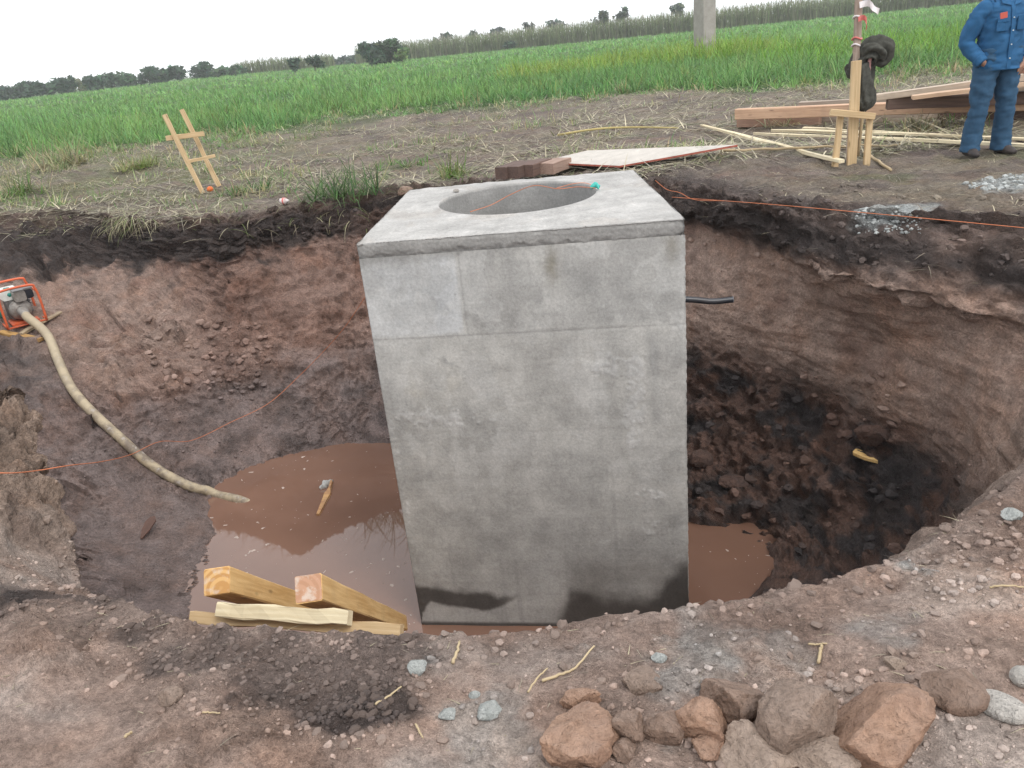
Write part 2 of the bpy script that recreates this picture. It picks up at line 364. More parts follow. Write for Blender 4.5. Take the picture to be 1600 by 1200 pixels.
for dr, w in ((0.45, 0.75), (1.15, 1.0), (5.0, 1.0)):
    r = r8 + dr; x, y = PC[0] + r * ct, PC[1] + r * st
    keys.append((r, lerp(keys[8][1], G(x, y), w)))
SEGS = [4, 8, 36, 40, 52, 30, 24, 28, 54, 84, 76]
rows_r, rows_z, rows_s = [], [], []
for k, n in enumerate(SEGS):
    for i in range(n):
        t = i / n; a, b = keys[k], keys[k + 1]
        rows_r.append(lerp(a[0], b[0], t)); rows_z.append(lerp(a[1], b[1], t)); rows_s.append(k + t)
KM = len(SEGS)
far_r = []
for i in range(62):
    t = (i / 61) ** 1.15; r = keys[KM][0] * (1 - t) + 0; r = np.exp(lerp(np.log(keys[KM][0]), math.log(900), t)); rows_r.append(r); rows_z.append(None); rows_s.append(KM + i / 61)
RR = np.array(rows_r); SS = np.array(rows_s)
ZZ = np.array([z if z is not None else np.zeros_like(th) for z in rows_z])
# soften the corners between the key contours
def soften(A, n, w):
    for _ in range(n):
        B = A.copy(); B[1:-1] = lerp(A[1:-1], (A[:-2] + A[2:]) / 2, w[1:-1, None]); A = B
    return A
wsm = np.where((SS > 0.5) & (SS < KM - 0.3), 0.5, 0.0); wsm[(SS > 1.8) & (SS < 2.2)] = 0.25
RR, ZZ = soften(RR, 9, wsm), soften(ZZ, 9, wsm)
X = PC[0] + RR * ct; Yy = PC[1] + RR * st
nr, nc = RR.shape
S = np.repeat(SS[:, None], nc, 1); TH = np.repeat(th[None], nr, 0)
P0 = np.stack((X, Yy, ZZ), 2)
x, y, s_, t_ = X.ravel(), Yy.ravel(), S.ravel(), TH.ravel()
wG = sstep(9.0, 10.0, s_)
z = lerp(ZZ.ravel(), np.maximum(G(x, y), -9), wG)
P0 = np.stack((x, y, z), 1).reshape(nr, nc, 3)
du = np.gradient(P0, axis=0); dv = np.roll(P0, -1, 1) - np.roll(P0, 1, 1)
N = np.cross(dv, du); N /= np.linalg.norm(N, axis=2)[:, :, None] + 1e-9
N[N[:, :, 2] < -0.9] *= -1
P = P0.reshape(-1, 3); N = N.reshape(-1, 3)
Pf = P.copy()
active = (s_ > 1.2) & (s_ < KM + 0.25)
idx = np.where(active)[0]
p = P[idx]; s1 = s_[idx]; t1 = t_[idx]
wall = sstep(3.3, 4.2, s1) * (1 - sstep(7.3, 8.2, s1))
mud = sstep(1.6, 2.2, s1) * (1 - sstep(3.6, 4.6, s1))
rub = mud * sstep(-22, -14, t1) * (1 - sstep(30, 45, t1)) * sstep(1.9, 2.3, s1)          # fallen lumps under the right wall
lip = sstep(6.0, 6.8, s1) * (1 - sstep(8.0, 8.6, s1))
out = sstep(7.6, 8.4, s1)
fg = out * sstep(-108, -100, t1) * (1 - sstep(-44, -36, t1)) * (1 - sstep(10.4, 10.9, s1))
spur = sstep(-200, -170, t1) * (1 - sstep(-96, -87, t1)) * sstep(3.5, 5, s1) * (1 - sstep(10.2, 10.9, s1))
n_lo = fbm(p * 1.6, 4, 200); n_mid = fbm(p * np.array((5, 5, 7)), 4, 210); n_hi = fbm(p * 19, 4, 220)
strata = fbm(p * np.array((1.3, 1.3, 8.5)), 4, 230, 0.55)
bil = fbm(p * 3.6, 4, 240, 0.5, 1)
w1, w2, wid = worley(p * np.array((6.5, 6.5, 6.5)) + n_mid[:, None] * 0.6, 250)
chunk = np.clip(1 - w1 * 1.5, 0, 1) * (0.4 + wid)
crack = sstep(0.10, 0.0, w2 - w1) * sstep(0.0, 0.35, fbm(p * 0.9, 3, 260))
scoop = fbm(p * np.array((1.1, 1.1, 0.5)), 2, 270, 0.5, 1)
facet = np.clip(w2 - w1, 0, .5) * (wid - .3)
k1, k2, kid = worley(p * np.array((2.6, 2.6, 2.0)) + n_mid[:, None] * 0.55 + n_lo[:, None] * .4, 258)
spall = (kid - .5) * sstep(0.01, 0.07, k2 - k1) * sstep(-.25, .25, fbm(p * 0.8, 3, 259))
groove = fbm(p * np.array((8, 8, 0.9)), 3, 261) * sstep(0.0, .4, fbm(p * 0.9, 2, 262))
calm = (1 - 0.55 * sstep(-20, -8, t1) * (1 - sstep(40, 60, t1))) * (1 - 0.75 * sstep(-112, -104, t1) * (1 - sstep(-24, -12, t1)))
d = wall * calm * (0.11 * n_lo + 0.045 * n_mid + 0.018 * n_hi + 0.055 * strata + 0.07 * scoop + 0.10 * facet + 0.13 * spall + 0.018 * groove + 0.035 * fbm(p * 8, 4, 275, .55, 1))
d += lip * (1 - 0.8 * sstep(-112, -104, t1) * (1 - sstep(-26, -14, t1))) * (0.06 * n_mid + 0.08 * bil + 0.022 * n_hi + 0.04 * chunk)
d += mud * (1 - rub) * (0.035 * n_lo + 0.014 * n_mid + 0.007 * n_hi - 0.03 * crack)
v1, v2, vid = worley(p * np.array((3.4, 3.4, 3.4)) + n_mid[:, None] * 0.5, 255)
d += rub * (0.10 * bil + 0.20 * np.clip(v2 - v1, 0, .35) * (vid + .2) + 0.15 * np.clip(w2 - w1, 0, .35) * (wid + .2) + 0.04 * n_mid + 0.03 * n_hi + 0.04 * fbm(p * 11, 4, 276, .6, 1) - 0.03 * crack)
d += spur * (0.05 * bil + 0.05 * n_lo + 0.04 * strata + 0.045 * n_mid + 0.04 * fbm(p * 9, 4, 277, .6, 1) + 0.06 * np.clip(w2 - w1, 0, .4) * wid)
far_out = out * (1 - fg)
d += far_out * (0.026 * n_mid + 0.014 * n_hi + 0.018 * fbm(p * 4.5, 3, 278, .5, 1))
wA, wB, wI = worley(p * np.array((24, 24, 24)), 300)
heap = fg * sstep(0.15, 0.45, fbm(p * np.array((1.6, 2.2, 1)) + 3.1, 3, 310) + 0.9 * np.exp(-((p[:, 0] + 0.52) ** 2 + (p[:, 1] - 1.62) ** 2) / 0.05))
rough = sstep(-0.25, 0.35, fbm(p * 2.1, 3, 312)) * 0.8 + 0.2
d += fg * rough * (0.030 * n_mid + 0.011 * n_hi + 0.008 * bil + 0.020 * np.clip(wB - wA, 0, .5) * wI) + heap * 0.022 * np.clip(wB - wA, 0, .6) * (0.3 + wI)
d += fg * 0.030 * fbm(p * 2.6, 3, 335)
d += fg * 0.008 * fbm(p * 42, 3, 330, 0.6, 1) * (0.4 + 0.6 * rough)
dirn = N[idx].copy(); dirn[s1 > 9.0] = (0, 0, 1)
Pf[idx] += dirn * d[:, None]
s_flat = s_
# ---- colours of the soil (albedo) by layer and patch
C_RED, C_RED2, C_DARK, C_MUD = np.array((.315, .210, .172)), np.array((.225, .142, .114)), np.array((.078, .063, .059)), np.array((.25, .193, .178))
C_MUCK, C_TAN, C_DUST, C_HEAP = np.array((.064, .055, .055)), np.array((.44, .325, .27)), np.array((.56, .465, .41)), np.array((.085, .066, .06))
C_DIRT, C_CEM, C_GRASS = np.array((.215, .178, .148)), np.array((.36, .375, .37)), np.array((.055, .10, .03))
c = np.tile(C_DIRT, (len(P), 1)); wet = np.zeros(len(P))
q = Pf; A = lambda m, colr: c.__setitem__(slice(None), lerp(c, np.asarray(colr), np.clip(m, 0, 1)[:, None]))
b1, b2, b3 = fbm(q * 0.8, 4, 400), fbm(q * np.array((2.2, 2.2, 3.5)), 5, 410), fbm(q * 7, 4, 420)
inpit = (1 - sstep(7.5, 8.3, s_))
zz = q[:, 2]
A(inpit, C_RED)
A(inpit * sstep(-0.1, 0.5, b1 + 0.5 * b2), C_RED2)
tan = inpit * sstep(110, 122, t_) * (1 - sstep(145, 155, t_)) * sstep(-1.75, -1.4, zz + 0.15 * b2) * (1 - sstep(-0.75, -0.45, zz + 0.2 * b1))
A(tan * 0.85 * sstep(-0.4, 0.3, b2 + 0.3), np.array((.37, .27, .225)))
rw = inpit * sstep(-40, -25, t_) * (1 - sstep(32, 48, t_))
A(rw * sstep(-0.9, 0.1, b2 + 0.1) * 0.95, np.array((.51, .37, .305)))
dk = inpit * np.maximum(sstep(-0.50, -0.30, zz + 0.13 * b2 + 0.06 * b3 - 0.05 * b1), sstep(5.9, 6.4, s_ + 0.55 * b2 + 0.3 * b3) * sstep(60, 100, t_))
spurm = sstep(-205, -172, np.where(t_ > 120, t_ - 360, t_)) * (1 - sstep(-95, -86, np.where(t_ > 120, t_ - 360, t_)))
A(dk * (1 - .85 * sstep(7, -3, t_) * sstep(-60, -40, t_) * (1 - sstep(6.6, 7.1, s_ + .4 * b2))) * (1 - 0.8 * spurm) * (1 - 0.75 * sstep(0.25, 0.6, b1) * sstep(-30, 0, -t_)), C_DARK)
A(sstep(4.6, 5.6, s_) * (1 - sstep(10.4, 10.9, s_)) * spurm * 0.85, lerp(np.array((.29, .215, .165)), C_RED2 * .8, (0.5 + 0.5 * b2)[:, None].clip(0, 1)))
low = inpit * (1 - sstep(-1.95, -1.6, zz + 0.18 * b2))
A(low, lerp(C_MUD, C_MUD * 0.55, sstep(-0.1, 0.5, b2 + 0.4 * b3)[:, None]))
wet = np.maximum(wet, low * (0.55 + 0.45 * sstep(-0.3, 0.3, b2)))
gul = inpit * sstep(136, 144, np.where(t_ < 0, t_ + 360, t_)) * (1 - sstep(175, 200, np.where(t_ < 0, t_ + 360, t_))) * (1 - sstep(6.2, 7.2, s_))
A(gul * (0.5 + 0.5 * sstep(-0.3, 0.3, b2)), lerp(C_MUD, C_DARK * 1.5, sstep(-1.9, -1.1, zz + 0.3 * b1)[:, None]))
wet = np.maximum(wet, gul * 0.6)
rubm = (sstep(-24, -16, t_) * (1 - sstep(28, 44, t_)) * sstep(1.8, 2.3, s_) * (1 - sstep(3.9, 4.6, s_)))
A(rubm, lerp(C_RED2 * 0.72, C_MUCK, sstep(-0.08, 0.30, b2 + 0.5 * b3)[:, None]))
wet = np.where(rubm > 0.3, 0.85, wet)
A(inpit * sstep(-64, -56, t_) * (1 - sstep(-20, -12, t_)) * sstep(3.2, 4.4, s_) * .9, np.array((.33, .245, .20)))
under = s_ < 2.0
A(under * 1.0, C_MUD * 0.7); wet = np.where((s_ < 2.25) & (inpit > 0.5), 0.9, wet)
outm = sstep(7.3, 8.2, s_)
# far side: trampled grey-brown dirt, pinkish bare patches, cement spill on the right, green under the crop
farm = outm * (1 - sstep(-48, -36, -np.abs(t_ + 72)))
A(outm * sstep(0.05, 0.5, b1 - 0.2) * 0.7, np.array((.26, .195, .175)))
A(outm * sstep(0.0, 0.45, b2 + .3 * b3) * 0.6, C_DARK * 1.7)
A(outm * sstep(8.6, 9.5, s_) * sstep(-0.1, 0.4, fbm(q * np.array((1.0, 1.7, 1)), 4, 415)) * 0.6, np.array((.25, .215, .16)))
A(outm * sstep(9.0, 10, s_) * sstep(13.5, 19, q[:, 1]) * sstep(.0, .4, fbm(q * np.array((.6, 1.2, 1)), 4, 416)) * 0.7, C_DARK * 1.4)
A(outm * sstep(9.0, 10, s_) * sstep(.15, .5, fbm(q * np.array((.9, 1.4, 1)), 4, 417)) * 0.45, np.array((.14, .165, .075)))
A(outm * sstep(-2, -5, q[:, 0]) * sstep(11, 14, q[:, 1]) * sstep(-.3, .3, fbm(q * np.array((.9, 1.4, 1)), 4, 418)) * 0.5, np.array((.15, .18, .075)))
rim_r = outm * (1 - sstep(8.3, 9.0, s_)) * (1 - sstep(20, 60, np.abs(t_ - 10)))
A(rim_r * 0.85, C_DARK * 1.35)
cem = outm * np.maximum(np.exp(-(((q[:, 0] - 4.6) / 0.9) ** 2 + ((q[:, 1] - 6.55) / 0.55) ** 2) * 1.3), 0.8 * np.exp(-(((q[:, 0] - 3.05) / 0.35) ** 2 + ((q[:, 1] - 6.0) / 0.25) ** 2)))
A(sstep(0.38, 0.62, cem + 0.30 * b2 + 0.22 * b3), C_CEM)
# camera side
fgm = outm * sstep(-112, -102, t_) * (1 - sstep(-42, -34, t_))
A(fgm, C_TAN)
f1, f2 = fbm(q * np.array((2.3, 2.3, 2.3)), 4, 430), fbm(q * 9, 4, 440)
A(fgm * sstep(-0.05, 0.45, f1 + 0.35 * f2) * 0.85, C_DUST)
A(fgm * sstep(0.1, 0.6, -f1 + 0.4 * f2) * 0.7, np.array((.27, .19, .15)))
hp = np.exp(-(((q[:, 0] + 0.60) / 0.26) ** 2 + ((q[:, 1] - 1.62) / 0.17) ** 2)) + 0.9 * np.exp(-(((q[:, 0] + 0.42) / 0.13) ** 2 + ((q[:, 1] - 1.47) / 0.09) ** 2))
for hx_, hy_, hs_ in ((-1.05, 1.80, .13), (-.90, 1.80, .10), (-.73, 1.76, .09), (-.42, 1.74, .10), (-.64, 1.58, .09), (-1.17, 1.98, .12)):
    hp = np.maximum(hp, .95 * np.exp(-((q[:, 0] - hx_) ** 2 + (q[:, 1] - hy_) ** 2) / (hs_ * hs_)))
hp2 = 0.8 * np.exp(-(((q[:, 0] + 1.55) / 0.3) ** 2 + ((q[:, 1] - 2.25) / 0.25) ** 2))
A(fgm * sstep(0.30, 0.62, np.maximum(hp, hp2) + 0.45 * f1 + 0.22 * f2), C_HEAP)
A(fgm * (1 - sstep(8.2, 8.9, s_ + 0.3 * f1)) * 0.6, np.array((.27, .205, .175)))
for cx_, cy_, rr in ((0.38, 1.50, 0.10), (0.86, 1.52, 0.07), (0.45, 1.60, 0.08), (-0.15, 1.42, 0.09), (0.62, 1.56, 0.06)):
    A(fgm * sstep(0.35, 0.8, np.exp(-((q[:, 0] - cx_) ** 2 + (q[:, 1] - cy_) ** 2) / (2 * rr * rr)) + 0.55 * f2 + 0.25 * f1) * 0.38, C_CEM * 1.05)
A(sstep(19.5, 22.5, q[:, 1] + 2.0 * fbm(q * 0.35, 3, 450) + np.where(q[:, 0] > 5.3, 3.0, 0)) * (s_ > 10), C_GRASS)
A(np.ones(len(P)) * (q[:, 1] > 60), C_GRASS * 1.25)
A(sstep(6.5, 7.5, s_) * (1 - sstep(10.4, 10.9, s_)) * spurm * 0.9, lerp(np.array((.33, .24, .185)), np.array((.17, .122, .095)), sstep(-.1, .35, fbm(q * np.array((2.2, 2.2, 5)), 4, 460))[:, None]))
F = (np.arange(nr - 1)[:, None] * nc + np.arange(nc)[None])
F = np.stack((F, (np.arange(nr - 1)[:, None] * nc + (np.arange(nc)[None] + 1) % nc), ((np.arange(nr - 1)[:, None] + 1) * nc + (np.arange(nc)[None] + 1) % nc), ((np.arange(nr - 1)[:, None] + 1) * nc + np.arange(nc)[None])), 2).reshape(-1, 4)
ground = link('ground', mesh_np('ground', Pf, F, True, c, {'wet': wet}), M_SOIL)
tag(ground, kind='structure')
GCOL, GF = c.copy(), F
bpy.context.view_layer.update()
from mathutils.bvhtree import BVHTree
_dg = bpy.context.evaluated_depsgraph_get()
GB = BVHTree.FromObject(ground, _dg)
def drop(x, y, z=6.0):
    h = GB.ray_cast(Vector((x, y, z)), Vector((0, 0, -1)))[0]
    return h.z if h else 0.0
CAMP = Vector((0, 0, CZ))
def sight(px, py):                                         # direction from the lens through a point of the photograph
    return (FWD + RIGHT * ((px - 800) / FPX) + UP * ((600 - py) / FPX)).normalized()
def at(px, py):                                            # the spot of ground seen there
    h = GB.ray_cast(CAMP, sight(px, py))[0]
    return np.array(h) if h else None
def at_col(px, py):                                        # that spot and the colour of the soil there
    h, n_, i, d_ = GB.ray_cast(CAMP, sight(px, py)); return (np.array(h), GCOL[GF[i][0]].copy()) if h else (None, None)
def drop_col(x, y):
    h, n_, i, d_ = GB.ray_cast(Vector((x, y, 6)), Vector((0, 0, -1))); return (h.z, GCOL[GF[i][0]].copy()) if h else (-9, None)
def before(px, py, f):                                     # a point a little in front of that spot
    return lerp(np.array(CAMP), at(px, py), f)
def atz(px, py, z):
    d_ = sight(px, py); return np.array(CAMP + d_ * ((z - CZ) / d_.z))
def aty(px, py, y):
    d_ = sight(px, py); return np.array(CAMP + d_ * (y / d_.y))

# ------------------------------------------------------------------ water in the pit
def water_material():
    t = NT('muddy_water', 0.03, 0.5); c = t.coord('Object')
    cc = t.mix((.215, .120, .084), (.175, .098, .070), t.rng(t.noise(c, 0.9, 4, 0.5), 0.35, 0.65, 0, 1))
    t.b.inputs['IOR'].default_value = 1.58
    return t.done(cc, t.bump(t.noise(c, 2.2, 2, 0.4), 0.03, 0.02))
wr = W_[0] + 0.5; WV = [(PC[0], PC[1], WATER_Z)]; wi = np.arange(0, len(th), 4)
for i in wi: WV.append((PC[0] + wr[i] * ct[i], PC[1] + wr[i] * st[i], WATER_Z))
water = link('water', mesh_np('water', WV, [(0, i + 1, (i + 1) % len(wi) + 1) for i in range(len(wi))]), water_material())
tag(water, kind='structure')

# ------------------------------------------------------------------ concrete manhole chamber
ZT = 0.40
BOX = [np.array((-.876, 4.967, ZT)), np.array((1.104, 4.634, ZT + .024)), np.array((1.185, 6.77, ZT)), np.array((-.695, 6.93, ZT))]   # front left, front right, back right, back left
def concrete_material(name, k=1.0):
    t = NT(name, 0.85, 0.25); c = t.coord('Object'); col = t.attr('Col'); wet = t.attr('wet', 'Fac')
    n1 = t.noise(c, 5, 7, 0.6); n2 = t.noise(c, 60, 6, 0.7); n3 = t.noise(t.scaled(c, (9, 9, 1.1)), 1.0, 6, 0.6); n4 = t.noise(t.scaled(c, (1.2, 1.2, 22)), 1.0, 4, 0.6)
    v = t.math(t.math(t.rng(n1, 0.3, 0.7, 0.82, 1.16), t.rng(n2, 0.28, 0.72, 0.80, 1.18)), t.math(t.rng(n3, 0.3, 0.7, 0.95, 1.05), t.rng(n4, 0.3, 0.7, 0.95, 1.05)))
    pits = t.rng(t.vor(c, 42), 0.03, 0.10, 1, 0); pits = t.math(pits, t.rng(t.noise(c, 4, 3, 0.5), 0.5, 0.62, 0, 1))
    cc = t.mix(t.mul(col, v), (0.10, 0.098, 0.095), t.math(pits, 0.75))
    b = t.bump(n2, 0.5, 0.004 * k); b = t.bump(n1, 0.3, 0.012 * k, b)
    inv = t.math(pits, -1.0); b = t.bump(inv, 0.6, 0.006, b)
    return t.done(cc, b, t.rng(wet, 0, 1, 0.88, 0.38))
M_CONC = concrete_material('concrete'); M_SLAB = concrete_material('concrete_slab', 1.3)
chamber = thing('manhole_chamber', 'tall square grey concrete manhole chamber with a round opening on top, standing in the pit', 'manhole chamber', tuple((BOX[0] + BOX[2]) / 2 * np.array((1, 1, 0)) + np.array((0, 0, -2.95))))
cl = np.array(chamber.location)
per, uu, side = [], [], []
for k in range(4):
    a, b = BOX[k], BOX[(k + 1) % 4]; n = 250 if k == 0 else 34
    for i in range(n): per.append(lerp(a, b, i / n)); uu.append(i / n); side.append(k)
per, uu, side = np.array(per), np.array(uu), np.array(side); npz = len(per)
cen = per.mean(0)
outw = np.zeros((npz, 3))
for k in range(4):
    e = unit(BOX[(k + 1) % 4] - BOX[k]); outw[side == k] = (e[1], -e[0], 0)
corner = np.minimum(uu, 1 - uu) * np.where((side == 0), 2.01, 2.0)
zr = np.concatenate((np.linspace(ZT - .10, -2.66, 290), [-2.95])); nz = len(zr)
V = np.repeat(per[None], nz, 0).copy(); V[:, :, 2] = zr[:, None] + (per[:, 2] - ZT)[None] * np.clip((zr[:, None] + 1) / 1.3, 0, 1)
OW = np.repeat(outw[None], nz, 0).reshape(-1, 3); V = V.reshape(-1, 3)
U = np.tile(uu, nz); SD = np.tile(side, nz); VV = np.repeat((ZT - zr) / 2.97, npz); CN = np.tile(corner, nz)
fr = (SD == 0)
m = lambda u0, u1, v0, v1, e=0.02: sstep(u0 - e, u0 + e, U) * (1 - sstep(u1 - e, u1 + e, U)) * sstep(v0 - e, v0 + e, VV) * (1 - sstep(v1 - e, v1 + e, VV))
nA, nB, nC = fbm(V * 2.2, 4, 500), fbm(V * 9, 4, 510), fbm(V * 30, 3, 520)
joint = lambda v0, w: np.exp(-((VV - v0 - 0.0025 * nB) / w) ** 2)
honey = fr * np.maximum.reduce([m(.03, .27, .385, .445, .03), 0.8 * m(.27, .42, .40, .43, .02), m(.80, .87, .26, .50, .03), .9 * m(.70, .80, .27, .33, .03), m(.78, .93, .605, .635, .012), m(.83, .95, .69, .735, .02), .7 * m(.0, .03, .3, .95, .02), .6 * m(.97, 1, .05, .9, .02)])
honey = sstep(0.34, 0.62, honey * (0.55 + 0.75 * nB + 0.6 * nC))
dd = 0.004 * nA + 0.0012 * nB - 0.0035 * joint(.217, .002) * sstep(-.4, .3, nA + nB) - 0.0008 * joint(.452, .003) - 0.0006 * joint(.74, .003)
dd += honey * (0.0015 + 0.003 * nC)
vertj = fr * np.exp(-((U - .315) / .003) ** 2) * m(0, 1, .03, .215, .004); dd -= 0.003 * vertj
dd -= sstep(0.035, 0.0, CN) * (0.002 + 0.004 * np.clip(nB + 1.2 * nC, -0.3, 1))          # chipped corners
V += OW * dd[:, None]
cc = np.tile(np.array((.445, .435, .412)), (len(V), 1))
B = lambda mm, colr: cc.__setitem__(slice(None), lerp(cc, np.asarray(colr), np.clip(mm, 0, 1)[:, None]))
B(sstep(-0.1, 0.5, nA) * 0.5, (.30, .296, .285)); B(sstep(0.0, 0.5, fbm(V * np.array((4, 4, .7)), 4, 530)) * 0.5, (.42, .41, .39))
B(fr * m(-.1, .305, .035, .212, .006) * 0.75, (.50, .51, .52)); B(fr * m(.31, 1.1, .035, .21, .01) * 0.55, (.315, .31, .30))
B(fr * m(.10, .26, .25, .36, .05) * sstep(-.2, .4, nA + nB * .4) * 0.7, (.46, .43, .37)); B(fr * m(.30, .62, .23, .33, .05) * 0.45, (.44, .425, .40))
B(fr * m(.885, .915, .23, .44, .012) * (0.8 + nA) * 0.8, (.27, .268, .26)); B(fr * m(.22, .30, .26, .30, .02) * sstep(-.1, .3, nB), (.27, .265, .255))
for k_, (fq, th_, op, tone) in enumerate(((2.0, .12, .26, (.33, .325, .312)), (2.6, .18, .30, (.52, .515, .50)), (3.4, .22, .28, (.50, .49, .465)), (1.4, .10, .22, (.34, .33, .315)))):
    mk = fbm(V * np.array((fq, fq, fq * .75)) + 31.7 * k_, 5, 570 + 7 * k_, .58); B(fr * sstep(th_, th_ + .05, mk) * op * 1.25, tone)
drip = fbm(np.stack((U * 34, VV * 1.3, U * 0), 1), 3, 590) * fbm(V * 1.5, 3, 593); B(fr * sstep(.05, .22, drip) * .14, (.52, .51, .49)); B(fr * sstep(.05, .22, -drip) * .12, (.31, .305, .295))
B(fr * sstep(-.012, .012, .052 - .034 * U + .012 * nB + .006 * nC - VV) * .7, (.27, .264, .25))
B(honey * 0.55, (.50, .495, .485))
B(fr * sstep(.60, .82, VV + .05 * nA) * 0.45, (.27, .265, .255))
st1 = sstep(0.2, 0.7, fbm(np.stack((U * 26, VV * 1.6, U * 0), 1), 3, 540)) * sstep(.45, .8, VV); B(fr * st1 * 0.4, (.25, .245, .235))
B(fr * np.exp(-((U - .60 + .02 * nB) / .02) ** 2 - ((VV - .075) / .035) ** 2) * 0.7, (.22, .20, .155)); B(fr * np.exp(-((U - .96) / .02) ** 2 - ((VV - .055) / .03) ** 2) * 0.6, (.24, .22, .18))
# water stains at the foot: a lens at the left, a wide tide mark at the right
lt, lb = np.interp(U, [0, .12, .27, .38, .40], [.873, .886, .903, .912, .93]), np.interp(U, [0, .012, .05, .17, .27, .33, .38, .40], [1.0, .96, .928, .946, .952, .935, .914, .90])
lens = sstep(-.014, .012, VV - lt + .012 * nB) * (1 - sstep(-.006, .006, VV - lb + .006 * nB)) * (1 - sstep(.30, .40, U) * .5)
tt_ = np.interp(U, [.52, .55, .58, .62, .68, .75, .86, .90, .93, .97, 1.0], [1.0, .975, .925, .925, .932, .938, .942, .925, .885, .86, .845])
tide = sstep(-.045, .020, VV + .020 - tt_ + .016 * nB + .008 * nA) * sstep(.5, .56, U)
tide = np.maximum(tide, sstep(.985, .995, VV))
soft = sstep(.74, .92, VV + .04 * nA) * sstep(.48, .68, U) * (1 - 0.6 * np.exp(-((U - .80) / .12) ** 2 - ((VV - .90) / .05) ** 2))
B(fr * soft * 0.75, (.18, .165, .15)); wt = fr * np.maximum(lens, tide)
B(wt * 0.93, (.062, .057, .053)); B(~fr * sstep(.86, .93, VV + .05 * nA), (.08, .072, .066))
B(np.clip(joint(.217, .0022) * sstep(-.5, .2, nB + .3) + vertj * .5, 0, 1) * 0.45, (.16, .155, .15))
bug = sstep(0.030, 0.012, worley(np.stack((U * 2.0, VV * 2.97, U * 0), 1) * 5.5, 560)[0] * .5) * fr; B(bug * 0.6, (.17, .165, .16))
FF = np.stack([(np.arange(nz - 1)[:, None] * npz + np.arange(npz)[None]), ((np.arange(nz - 1)[:, None] + 1) * npz + np.arange(npz)[None]), ((np.arange(nz - 1)[:, None] + 1) * npz + (np.arange(npz)[None] + 1) % npz), (np.arange(nz - 1)[:, None] * npz + (np.arange(npz)[None] + 1) % npz)], 2).reshape(-1, 4)
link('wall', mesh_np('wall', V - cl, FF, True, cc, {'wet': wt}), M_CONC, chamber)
# roof slab: rim band, top with the round opening, throat of the opening
HC, HR = np.array((.18, 6.06)), np.array((.59, .635))
ang = np.arctan2(per[:, 1] - HC[1], per[:, 0] - HC[0])
hole = np.stack((HC[0] + HR[0] * np.cos(ang), HC[1] + HR[1] * np.sin(ang), np.full(npz, ZT)), 1)
rows, kind = [], []
for t in np.linspace(-2.9, ZT - .12, 40): rows.append(hole * (1, 1, 0) + (0, 0, t)); kind.append(0)
for t in (ZT - .05, ZT - .03): rows.append(hole * (1, 1, 0) + (0, 0, t)); kind.append(0)
for t in np.linspace(0, 1, 75): rows.append(lerp(hole + np.array((0, 0, -.004)), per, 1 - (1 - t) ** 1.15)); kind.append(1)
for t in np.linspace(.006, .104, 16): rows.append(per - np.array((0, 0, t))); kind.append(2)
rows = np.array(rows); kind = np.repeat(np.array(kind), npz); nk = len(rows); V = rows.reshape(-1, 3); ow = np.tile(outw, (nk, 1)); CN = np.tile(corner, nk); sdk = np.tile(side, nk)
n1, n2, n3 = fbm(V * 3, 4, 600), fbm(V * 14, 4, 610), fbm(V * 45, 3, 620)
hd = np.hypot((V[:, 0] - HC[0]) / HR[0], (V[:, 1] - HC[1]) / HR[1]) - 1
V[kind == 1, 2] += ((0.010 * n1 + 0.006 * n2 + 0.003 * n3 - .006) * sstep(0, .08, hd))[kind == 1]
fade = sstep(0.0, .16, ZT - V[:, 2]); hj = kind == 0; V[hj, :2] += ((V[hj, :2] - HC) * ((0.025 * n1 + 0.012 * n2) * fade)[hj][:, None])
bd = kind == 2; V[bd] += ow[bd] * (0.002 + 0.0015 * n2 + 0.0025 * n3)[bd][:, None]
fz = (ZT - V[:, 2]); low = bd & (fz > .055); V[low] -= ow[low] * (np.clip(sstep(.06, .10, fz + .03 * n2 + .015 * n3), 0, 1) * 0.009)[low][:, None]     # ragged seam under the band
edge = np.where(kind == 2, np.clip(1 - fz / .02, 0, 1), 0); V -= ow * (edge * (0.003 + 0.012 * np.clip(n2 + n3 * .5, 0, 1)))[:, None]
rim = (kind == 1) & (np.repeat(np.arange(nk), npz) >= 42 + 73); V[rim, 2] -= (0.004 + 0.010 * np.clip(n2 + .4 * n3, 0, 1))[rim]
V[kind > 0] -= ow[kind > 0] * (np.clip(sstep(.05, 0, CN), 0, 1) * (kind == 2) * (0.008 + 0.02 * np.clip(n2, 0, 1)))[kind > 0][:, None]
cc = np.tile(np.array((.40, .388, .372)), (len(V), 1))
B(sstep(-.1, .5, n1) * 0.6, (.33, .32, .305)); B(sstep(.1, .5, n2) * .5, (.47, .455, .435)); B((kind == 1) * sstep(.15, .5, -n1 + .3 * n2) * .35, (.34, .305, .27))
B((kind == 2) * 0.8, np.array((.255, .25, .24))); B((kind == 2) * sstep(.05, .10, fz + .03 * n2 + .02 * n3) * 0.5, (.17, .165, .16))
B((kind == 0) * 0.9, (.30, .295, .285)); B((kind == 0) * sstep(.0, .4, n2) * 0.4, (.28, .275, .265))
FF = np.stack([(np.arange(nk - 1)[:, None] * npz + np.arange(npz)[None]), (np.arange(nk - 1)[:, None] * npz + (np.arange(npz)[None] + 1) % npz), ((np.arange(nk - 1)[:, None] + 1) * npz + (np.arange(npz)[None] + 1) % npz), ((np.arange(nk - 1)[:, None] + 1) * npz + np.arange(npz)[None])], 2).reshape(-1, 4)
FF = np.vstack((FF, np.zeros((0, 4), int)))
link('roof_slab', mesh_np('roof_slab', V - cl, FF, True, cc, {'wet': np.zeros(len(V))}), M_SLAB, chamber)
HTOP = lambda x, y: ZT

